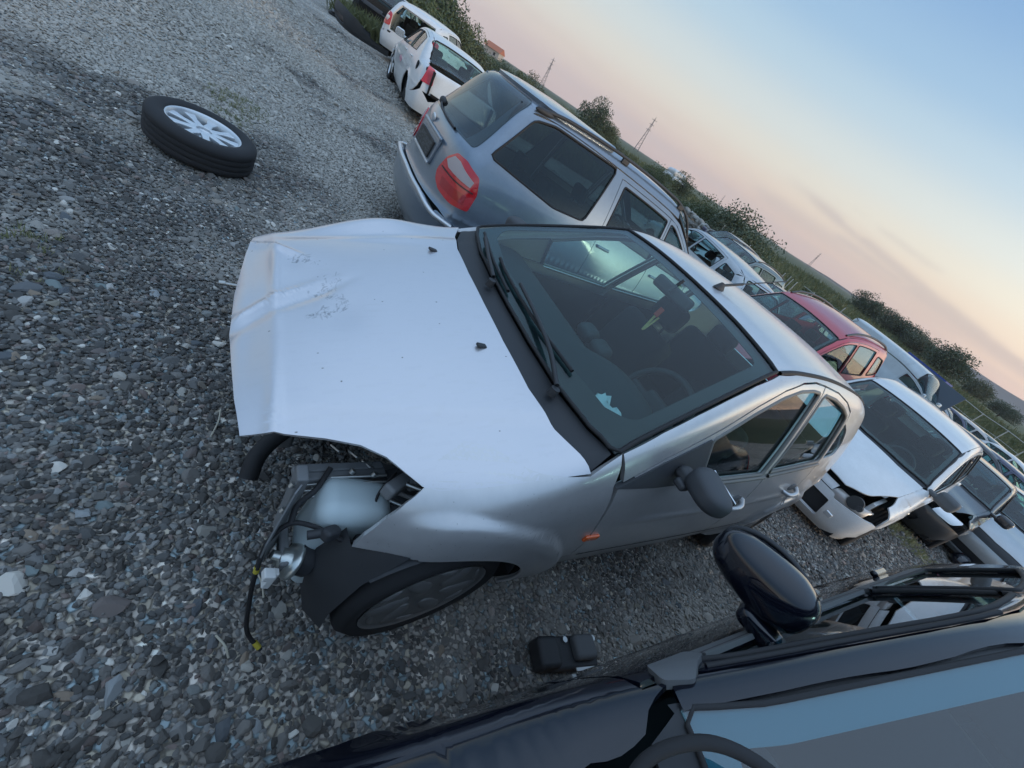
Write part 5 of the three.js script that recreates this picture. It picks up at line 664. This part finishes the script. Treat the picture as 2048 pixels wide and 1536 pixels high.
// ---------------------------------------------------------------- plants, fence, poles, heaps
function gp(px, py, h = 0) { const dx = px - 1024, dy = py - 768, a = dx * CR + dy * SR, u = dx * SR - dy * CR, v = -FOC * SP + u * CP, f = FOC * CP + u * SP, t = (h - EYE) / v; return [a * t, f * t]; }
function azd(px, py, d) { const dx = px - 1024, dy = py - 768, a = dx * CR + dy * SR, u = dx * SR - dy * CR, f = FOC * CP + u * SP, l = Math.hypot(a, f); return [a / l * d, f / l * d]; }
const gY = (X, Z) => Math.hypot(X, Z) > 18 ? farH(X, Z) : hgt(X, Z);
const leafMats = [[.075, .105, .04], [.06, .09, .045], [.10, .125, .055], [.085, .10, .05]].map(c => phys(...c, .75, 0, { transmission: .25, thickness: 0, side: THREE.DoubleSide }));
const barkMat = std(.10, .08, .065, .95);
function crownGeo(seed, rx, ry, n, leaf, lobes) {
  const r = mulberry(seed), p = [], nn = [], ix = []; const L = []; for (let k = 0; k < lobes; k++) { const a = r() * 6.28, q = Math.sqrt(r()) * .72; L.push([Math.cos(a) * q * rx, (.15 + .8 * r()) * ry * (1.05 - .5 * q), Math.sin(a) * q * rx, (.28 + .25 * r()) * Math.min(rx, ry)]); }
  for (let i = 0; i < n; i++) {
    const c = L[Math.floor(r() * lobes)]; const d = V(r() - .5, r() - .5, r() - .5).normalize(); const q = c[3] * (.2 + .80 * Math.pow(r(), .5)); const x = c[0] + d.x * q, y = Math.max(.03 * ry, c[1] + d.y * q * .85), z = c[2] + d.z * q;
    const u = V(r() - .5, r() - .5, r() - .5).normalize(), w = V(r() - .5, r() - .5, r() - .5).cross(u).normalize(), s = leaf * (.6 + .8 * r()), b = p.length / 3;
    for (const [e, f] of [[-.3, -1], [.3, -.9], [.45, .1], [0, 1.1], [-.45, .15]]) p.push(x + (u.x * f + w.x * e) * s, y + (u.y * f + w.y * e) * s, z + (u.z * f + w.z * e) * s);
    ix.push(b, b + 1, b + 2, b, b + 2, b + 3, b, b + 3, b + 4);
  }
  const g = new THREE.BufferGeometry(); g.setAttribute('position', new THREE.Float32BufferAttribute(p, 3)); g.setIndex(ix); const q = g.toNonIndexed(); q.computeVertexNormals(); return q;
}
const treeProtos = {};
function plant(kind, x, z, w, hh, label, group, mi = 0, seed = 1) {
  const key = kind + seed; if (!treeProtos[key]) { const tree = kind === 'tree'; treeProtos[key] = { crown: crownGeo(seed * 31 + 5, 1, 1, tree ? 10000 : 10000, tree ? .030 : .027, tree ? 30 : 26), trunk: merge((() => { const r = mulberry(seed), a = [cyl(.03, .055, .6, 0, .2, 0, 0, 0, 0, 8)]; for (let k = 0; k < 5; k++) { const t = r() * 6.28; a.push(tube([[0, .35, 0], [Math.cos(t) * .2, .55, Math.sin(t) * .2], [Math.cos(t) * .45, .75, Math.sin(t) * .45]], .014, 5, 5)); } return a; })()) }; }
  const P = treeProtos[key], o = thing(kind === 'tree' ? 'tree' : 'bush', label, kind === 'tree' ? 'tree' : 'bush', group); o.position.set(x, gY(x, z) - .1, -z); o.quaternion.setFromUnitVectors(V(0, 1, 0), UPV); o.rotateY(seed * 1.7 + x);
  const t = part(o, 'trunk', P.trunk, barkMat); t.scale.set(w * .5, hh, w * .5); const c = part(o, 'crown', P.crown, leafMats[mi % 4]); c.scale.set(w * .5, hh * (kind === 'tree' ? .8 : 1), w * .5); if (kind === 'tree') c.position.y = hh * .24; return o;
}
{ // bushes along the skyline: [px, py, distance, width, height]
  const B = [[835, 8, 30, 5, 3.4], [870, 22, 34, 5, 3.8], [905, 45, 36, 5, 3.6], [935, 68, 38, 4.5, 2.8], [965, 95, 40, 4, 1.8], [1010, 125, 44, 3.5, 1.8], [1045, 145, 46, 3.2, 2.4], [1072, 165, 48, 3.4, 2.6], [1100, 182, 52, 2.6, 1.5], [1186, 245, 60, 4.6, 4.4], [1212, 262, 62, 4.2, 3.6], [1240, 280, 66, 4, 1.5], [1325, 345, 40, 3.6, 3.2], [1360, 365, 42, 3.8, 3.4], [1345, 372, 36, 3.2, 2.0], [1415, 425, 34, 3.2, 3.0], [1440, 440, 30, 4.0, 3.4], [1480, 462, 27, 4.6, 3.6], [1510, 478, 26, 3.6, 2.8], [1460, 458, 25, 3.4, 2.2], [1400, 420, 30, 3.4, 2.0]];
  B.forEach(([px, py, d, w, h], i) => { const [x, z] = azd(px, py, d); const names = ['grey-green bush at the start of the bank behind the white wrecks', 'tallest bush on the bank behind the white wrecks', 'dark bush on the bank next to the tallest one', 'low bush on the bank below the red-roofed house', 'small bush beside the red-roofed house', 'tiny bush between the red-roofed house and the pylon', 'bush on the left of the nearest pylon', 'bush at the foot of the nearest pylon', 'low scrub on the right of the nearest pylon', 'upright bush alone on the skyline above the roof rails', 'smaller bush touching the upright skyline bush', 'low scrub on the skyline beside the second pylon', 'bush behind the white truck cab', 'tall bush on the right of the white truck cab', 'low bush in front of the white truck cab bushes', 'thin bush above the rubble wall', 'broad bush rising over the rubble wall', 'largest bush on the grass slope', 'bush at the right end of the slope thicket', 'low bush at the foot of the largest slope bush', 'low bush behind the rubble wall'];
    plant('bush', x, z, w * 1.1, h * (i > 11 ? .62 : .85), names[i], i < 9 ? 'bushes on the bank behind the white wrecks' : i < 12 ? 'bushes on the skyline' : 'bushes on the grass slope', i, 1 + i % 4); });
  const T = [[1735, 612, 75, 7, 5.2, 'round tree on the skyline above the fence posts'], [1785, 645, 80, 8, 5.0, 'dark tree at the left of the tree belt on the slope'], [1815, 668, 80, 9, 5.2, 'wide tree in the middle of the tree belt on the slope'], [1845, 690, 76, 8, 4.6, 'low tree at the right of the tree belt on the slope'], [1905, 722, 70, 8.5, 6.0, 'single round tree in front of the blue hills'], [1968, 775, 90, 7, 5.0, 'small tree below the blue hills'], [2025, 815, 110, 9, 4.5, 'far tree at the foot of the blue hills']];
  T.forEach(([px, py, d, w, h, l], i) => { const [x, z] = azd(px, py, d); plant('tree', x, z, w * .7, h * .62, l, null, 1 + (i & 1) * 2, 5 + i % 3); });
}
{ // grass tufts on the slope and weeds on the gravel
  const r = mulberry(404), blade = (n, hgtm, sp) => { const p = [], ix = []; for (let k = 0; k < n; k++) { const a = r() * 6.28, x = (r() - .5) * sp, z = (r() - .5) * sp, h = hgtm * (.5 + .7 * r()), l = h * (.2 + .5 * r()), w = (.012 + .01 * r()) * (hgtm < .2 ? .32 : 1), b = p.length / 3, c = Math.cos(a), s = Math.sin(a); p.push(x - s * w, 0, z + c * w, x + s * w, 0, z - c * w, x + c * l * .45 + s * w * .6, h * .6, z + s * l * .45 - c * w * .6, x + c * l, h, z + s * l); ix.push(b, b + 1, b + 2, b, b + 2, b + 3); } const g = new THREE.BufferGeometry(); g.setAttribute('position', new THREE.Float32BufferAttribute(p, 3)); g.setIndex(ix); const q = g.toNonIndexed(); q.computeVertexNormals(); return q; };
  const mat = phys(1, 1, 1, .8, 0, { transmission: .2, thickness: 0, side: THREE.DoubleSide }), m = new THREE.Matrix4(), q = new THREE.Quaternion(), e = new THREE.Euler(), c = new THREE.Color();
  const big = blade(14, .5, .5), list = [];
  for (let k = 0; k < 26000; k++) { const d = 18 + 75 * Math.pow(r(), 1.7), a = lerp(-46, 60, r()) * D2R, x = d * Math.sin(a), z = d * Math.cos(a); const f = fbm(x * .12, z * .12, 3, 90); if (f < .38) continue; if (!visible(x, gY(x, z), z, 60)) continue; const s = (.45 + .8 * r()) * (.6 + f) * (1 + d * .012); e.set(0, r() * 6.28, 0); q.setFromEuler(e); m.compose(V(x, gY(x, z) - .02, -z), q, V(s * 1.3, s * .8, s * 1.3)); const t = fbm(x * .3 + 9, z * .3, 2, 33); c.setRGB(lerp(.07, .15, t), lerp(.10, .155, t), lerp(.035, .065, t)); list.push([m.clone(), c.clone()]); }
  const im = new THREE.InstancedMesh(big, mat, list.length); im.name = 'grass_tufts'; list.forEach(([mm, cc], i) => { im.setMatrixAt(i, mm); im.setColorAt(i, cc); }); im.castShadow = im.receiveShadow = true; scene.add(im); tag(im, 'tall rough grass covering the slope behind the yard', 'grass', null, 'stuff');
  const small = blade(10, .11, .10), L2 = []; const patch = (px, py, R, n, hs) => { const [X, Z] = gp(px, py); for (let k = 0; k < n; k++) { const a = r() * 6.28, d = R * Math.sqrt(r()), x = X + Math.cos(a) * d, z = Z + Math.sin(a) * d * .8; const s = hs * (.5 + .8 * r()) * (1.1 - .6 * d / R); e.set(0, r() * 6.28, 0); q.setFromEuler(e); m.compose(V(x, hgt(x, z), -z), q, V(s, s, s)); const t = r(); c.setRGB(lerp(.15, .30, t), lerp(.18, .29, t), lerp(.08, .15, t)); L2.push([m.clone(), c.clone()]); } };
  patch(482, 212, .34, 110, .5); patch(470, 240, .22, 40, .4); patch(1870, 1040, .9, 420, 1.1); patch(1800, 1068, .6, 160, .8); patch(1935, 1000, .8, 260, 1.2); patch(700, 20, 1.6, 160, 2.2); patch(735, 30, 1.2, 90, 1.6); patch(20, 500, .25, 26, .5);
  const i2 = new THREE.InstancedMesh(small, mat, L2.length); i2.name = 'weeds'; L2.forEach(([mm, cc], i) => { i2.setMatrixAt(i, mm); i2.setColorAt(i, cc); }); i2.castShadow = i2.receiveShadow = true; scene.add(i2); tag(i2, 'thin green weeds growing through the gravel', 'weeds', null, 'stuff');
  // dry grass stalks
  const stalk = (px, py, qx, qy) => { const [a, b] = gp(px, py), [u, v] = gp(qx, qy); return tube([[a, .02, -b], [lerp(a, u, .5) + .01, .035, -lerp(b, v, .5)], [u, .02, -v]], .0035, 8, 5); };
  [[440, 825, 420, 880], [505, 1140, 525, 1200], [430, 1275, 455, 1320]].forEach(v => single('dry_stalk', stalk(...v), std(.45, .42, .34, .9), 'dry pale grass stalk lying on the gravel', 'stalk', 'dry stalks on the gravel'));
}
const rayAt = (px, py, d) => { const dx = px - 1024, dy = py - 768, a = dx * CR + dy * SR, u = dx * SR - dy * CR, v = -FOC * SP + u * CP, f = FOC * CP + u * SP, l = Math.hypot(a, f); return [a / l * d, EYE + v / l * d, f / l * d]; };
{ // posts and fence on the slope
  const wood = std(.45, .45, .43, .8);
  const post = (px, py, d, h, l, g, tilt = 0) => { const [x, y, z] = rayAt(px, py, d), b = Math.min(y - h, gY(x, z) - .1), H = y - b; const o = single('fence_post', [cyl(.022, .026, H, 0, H / 2, 0, 0, 0, 0, 8), cyl(.002, .022, .03, 0, H + .015, 0, 0, 0, 0, 8)], wood, l, 'post', g); o.position.set(x, b, -z); o.quaternion.setFromUnitVectors(V(0, 1, 0), UPV); if (tilt) o.rotateZ(tilt); return [x, y, -z]; };
  for (const [px, py, t] of [[1452, 452, 0], [1468, 464, 0], [1485, 478, 0], [1503, 492, 0], [1572, 548, 0], [1585, 556, .03], [1588, 560, 0], [1596, 566, 0], [1608, 572, -.35], [1631, 587, 0], [1652, 604, 0], [1692, 618, 0]]) post(px, py, 25, 1.1, 'thin pale post standing in the grass behind the cars', 'thin posts in the grass', t);
  const line = [[1882, 770], [1927, 797], [1968, 829], [2018, 863], [2062, 897]].map(([px, py]) => post(px, py, 31, 1.2, 'pale post of the wire fence along the far row', 'fence posts along the far row'));
  single('fence_wire', [tube(line, .016, 40, 5), tube(line.map(p => [p[0], p[1] - .5, p[2]]), .010, 40, 5)], wood, 'pale top rail and wire of the fence along the far row', 'fence');
  single('fence_rail', tube([[1608, 572], [1640, 596], [1692, 632], [1752, 676]].map(([px, py]) => { const p = rayAt(px, py, 25); return [p[0], p[1], -p[2]]; }), .012, 20, 5), wood, 'thin pale rail joining the posts behind the red people carrier', 'fence');
}
{ // pylons
  const mat = std(.12, .12, .13, .7); const py = (px, pyy, d, h) => { const [x, z] = azd(px, pyy, d), o = thing('pylon', 'tall lattice power pylon on the skyline', 'pylon', 'pylons on the skyline'); const g = [], s = h * .07; for (const [a, b] of [[1, 1], [1, -1], [-1, 1], [-1, -1]]) g.push(tube([[a * s, 0, b * s], [a * s * .25, h * .7, b * s * .25], [0, h, 0]], h * .006, 6, 5)); part(o, 'legs', g, mat); for (let k = 0; k < 6; k++) { const y = h * (.1 + .13 * k), w = s * 2 * (1 - .11 * k); part(o, 'brace', [box(w, h * .006, h * .006, 0, y, s * (1 - .11 * k)), box(w * 1.2, h * .006, h * .006, 0, y + h * .05, -s * (1 - .11 * k), 0, 0, .5)], mat); } for (const y of [.66, .8, .92]) part(o, 'arm', box(h * .16, h * .01, h * .01, 0, h * y, 0), mat); o.position.set(x, gY(x, z) - 1, -z); o.quaternion.setFromUnitVectors(V(0, 1, 0), UPV); };
  py(1083, 172, 330, 18); py(1272, 300, 300, 21); py(1622, 527, 420, 14); py(1440, 405, 500, 12);
}
{ // red roofed house far off
  const [x, z] = azd(985, 112, 210), o = thing('red_roofed_house', 'small house with a red roof behind the bushes', 'house'); part(o, 'wall', box(7, 2.6, 5, 0, 1.3, 0), std(.45, .40, .36, .9)); const s = new THREE.Shape(); s.moveTo(-3, 0); s.lineTo(0, 1.8); s.lineTo(3, 0); const rg = new THREE.ExtrudeGeometry(s, { depth: 7.6, bevelEnabled: false }); rg.rotateY(Math.PI / 2); rg.translate(-3.8, 2.6, 0); part(o, 'roof', rg, std(.42, .14, .07, .85)); part(o, 'window', box(.9, 1, .06, 1.5, 1.5, 2.52), M.hole); o.position.set(x, gY(x, z) - .3, -z); o.quaternion.setFromUnitVectors(V(0, 1, 0), UPV);
}
{ // stacked grey sacks / rubble wall behind the estate
  const o = thing('rubble_wall', 'low wall of stacked grey rubble below the bushes', 'wall'); const r = mulberry(66), geos = [0, 1, 2].map(k => stoneGeo(400 + k, .8)), mats = [std(.30, .30, .28, .95), std(.22, .22, .21, .95), std(.36, .35, .33, .95)]; const a = azd(1378, 412, 21), b = azd(1462, 472, 18.5); for (let i = 0; i < 22; i++) for (let k = 0; k < 5; k++) { const t = (i + (k & 1) * .5) / 22, x = lerp(a[0], b[0], t), z = lerp(a[1], b[1], t); const m = part(o, 'rubble_stone', geos[(i + k) % 3], mats[(i * 7 + k * 3) % 3]); m.position.set(x + (r() - .5) * .1, gY(x, z) + .12 + k * .22 + (r() - .5) * .05, -z + (r() - .5) * .1); m.scale.set(.17 + .06 * r(), .13 + .03 * r(), .16 + .05 * r()); m.rotation.y = r() * 6; }
}
{ // white truck cab beyond the people carrier
  const [x, z] = azd(1328, 384, 42), o = thing('white_truck_cab', 'white truck cab with a rounded roof beyond the people carrier', 'truck'); part(o, 'cab', rbox(1.6, 1.9, 2.0, .25, 0, 1.25, 0, 0, 0, 0, 4), M.white); part(o, 'roof_deflector', rbox(1.1, .5, 1.8, .24, -.15, 2.35, 0, 0, 0, .15, 4), M.white); part(o, 'windscreen', rbox(.03, .75, 1.7, .01, .80, 1.65, 0, 0, 0, 0), M.frit); for (const s of [-1, 1]) part(o, 'side_window', rbox(.8, .6, .03, .02, .2, 1.7, s * 1.0), M.frit); for (const s of [-1, 1]) part(o, 'wheel', cyl(.45, .45, .3, .1, .42, s * .8, Math.PI / 2), M.tyre); placeT(o, x, z, 130, -.9);
}
{ // blue crate and grey sheet on the slope
  const o = thing('blue_crate', 'open bright blue crate standing on the grass by the fence', 'crate'); const bm = std(.03, .07, .30, .6), [x, yy, z] = rayAt(1846, 745, 22); part(o, 'tray', [box(1.5, .06, 1.0, 0, .5, 0), box(1.5, .5, .05, 0, .75, .5), box(1.5, .5, .05, 0, .75, -.5), box(.05, .5, 1.0, .75, .75, 0), box(.05, .5, 1.0, -.75, .75, 0)], bm); for (const a of [-.65, .65]) for (const b of [-.4, .4]) part(o, 'leg', box(.07, 1.0, .07, a, 0, b), bm); placeT(o, x, z, 140); o.position.y = yy - .75; o.updateMatrix();
  const s = thing('grey_sheet', 'dark grey sheet panel leaning beside the blue crate', 'panel'); const [u, vy, v] = rayAt(1862, 765, 21); part(s, 'sheet', rbox(1.9, 1.1, .05, .02, 0, .55, 0, -.35, 0, 0), std(.06, .08, .105, .7)); part(s, 'frame', box(1.9, .05, .08, 0, .04, 0), M.darkSteel); placeT(s, u, v, 132); s.position.y = vy - .8;
  const t = thing('red_car_panel', 'loose red car panel lying on the far row', 'panel'); const [p, py2, w] = rayAt(1838, 757, 20.5); part(t, 'skin', (() => { const g = new THREE.SphereGeometry(.7, 20, 10, 0, 6.28, 0, .8); return xf(g, 0, 0, 0, 0, 0, .5, 1, .7, .6); })(), M.red); placeT(t, p, w, 120); t.position.y = py2 - .4;
}
{ // heap of car parts at the right edge
  const sh = shape(carSpec({ W: .85 }).s); const put = (o, px, py, h, yaw, rx = 0, rz = 0) => { const [x, z] = gp(px, py, h); o.rotation.order = 'YXZ'; o.position.set(x, h, -z); o.rotation.set(rx, yaw, rz); };
  { const o = thing('black_door_mirror', 'black door mirror with a triangular base lying on the gravel', 'mirror'); part(o, 'shell', xf(new THREE.SphereGeometry(1, 24, 16), 0, .09, 0, 0, 0, .1, .17, .085, .10), M.black); part(o, 'glass', xf(new THREE.CircleGeometry(.1, 24), -.02, .12, .085, -.5, 0, 0, 1.3, .6, 1), M.mirrorGlass); const s = new THREE.Shape(); s.moveTo(0, 0); s.lineTo(.20, 0); s.lineTo(.02, .22); s.closePath(); part(o, 'base', xf(new THREE.ExtrudeGeometry(s, { depth: .03, bevelEnabled: true, bevelSize: .005, bevelThickness: .005, bevelSegments: 1 }), .17, .04, 0), M.plastic); put(o, 1908, 1128, .0, .5); o.scale.setScalar(1.3); }
  const strip = (name, label, pts, r, m) => { const o = thing(name, label, 'car part'); const c = tube(pts, 1, 30, 8); part(o, 'shell', tube(pts, r, 30, 8), m); part(o, 'flange', tube(pts.map(p => [p[0] * .97, p[1] + r * 1.2, p[2]]), r * .35, 24, 6), M.plastic); return o; };
  put(strip('white_bumper_strip', 'white curved bumper strip lying in the parts heap', [[-.5, .1, 0], [-.2, .22, .1], [.2, .2, .12], [.6, .06, -.1]], .06, M.white), 2000, 1075, 0, .4);
  put(strip('silver_wing_edge', 'silver wheel-arch edge lying in the parts heap', [[-.45, .05, 0], [-.3, .35, 0], [0, .48, 0], [.3, .36, 0], [.46, .05, 0]], .045, M.greyc), 2030, 1120, 0, -.4, -.7);
  put(strip('beige_bumper_strip', 'beige bumper strip at the edge of the parts heap', [[-.6, .08, 0], [-.2, .2, .12], [.3, .18, .12], [.7, .06, 0]], .05, M.beige), 1975, 1050, 0, 1.1);
  { const o = thing('dark_undertray', 'dark flat undertray lying across the weeds', 'undertray'); part(o, 'tray', rbox(1.3, .03, .8, .012, 0, .06, 0, .05, 0, .08), M.plasticGrey); part(o, 'rib', [box(1.2, .03, .03, 0, .09, .2, .05, 0, .08), box(1.2, .03, .03, 0, .08, -.2, .05, 0, .08)], M.plastic); put(o, 1965, 1022, 0, .6); }
  { const o = thing('orange_lamp', 'small orange indicator lamp in the parts heap', 'lamp'); part(o, 'lens', rbox(.22, .1, .12, .04, 0, .12, 0, 0, 0, .2, 3), M.orange); part(o, 'housing', rbox(.2, .08, .1, .02, 0, .09, -.03), M.plastic); put(o, 2004, 1034, .0, .9); }
  const wing = (name, label, m, px, py, yaw, rx, rz) => { const o = thing(name, label, 'car part'); const g = panel(sh, 'S', [[-.45, .25], ...arc(0, .3, .355, 170, 40, 10), [.42, .6], [.3, .78], [-.3, .86], [-.5, .84]], { L: .1, thick: .015, sg: 1 }); g.translate(0, -.3, -.8); part(o, 'skin', g, m); part(o, 'bracket', rbox(.3, .03, .06, .01, -.1, .2, -.03), M.plastic); put(o, px, py, .15, yaw, rx, rz); };
  wing('white_wing', 'white front wing tipped over in the parts heap', M.white, 2035, 1085, .6, -1.0, .2); wing('silver_wing', 'silver front wing lying in front of the parts heap', M.greyc, 2040, 1045, 2.2, -.9, 0); wing('black_wing', 'black front wing lying near the door mirror', M.black, 1985, 1140, .2, -1.2, 0); wing('blue_wing', 'blue-grey front wing leaning on the parts heap', M.galaxy, 2045, 1010, 1.2, -.6, .3);
  { const o = thing('headlamp_unit', 'loose clear headlamp unit in the parts heap', 'headlamp'); part(o, 'lens', xf(new THREE.SphereGeometry(1, 20, 14), 0, .14, 0, 0, 0, .3, .26, .12, .14), M.headlamp); part(o, 'housing', rbox(.3, .16, .16, .04, 0, .12, -.1), M.plastic); put(o, 2028, 1060, .0, 1.4); }
  { const o = thing('crushed_white_foil', 'crumpled pale plastic sheet behind the black saloon', 'sheet'); const r = mulberry(12), g = new THREE.PlaneGeometry(.9, .5, 14, 8), p = g.attributes.position; for (let i = 0; i < p.count; i++) p.setXYZ(i, p.getX(i), p.getY(i), .12 * fbm(p.getX(i) * 6 + 9, p.getY(i) * 6, 3, 5) + .03 * r()); g.rotateX(-Math.PI / 2); g.computeVertexNormals(); part(o, 'sheet', g, std(.6, .62, .64, .7, 0, { side: THREE.DoubleSide })); put(o, 1990, 1160, .12, .3, .2); }
}
scene.fog = new THREE.FogExp2(new THREE.Color(.62, .60, .63), .00035);
renderer.render(scene, camera);
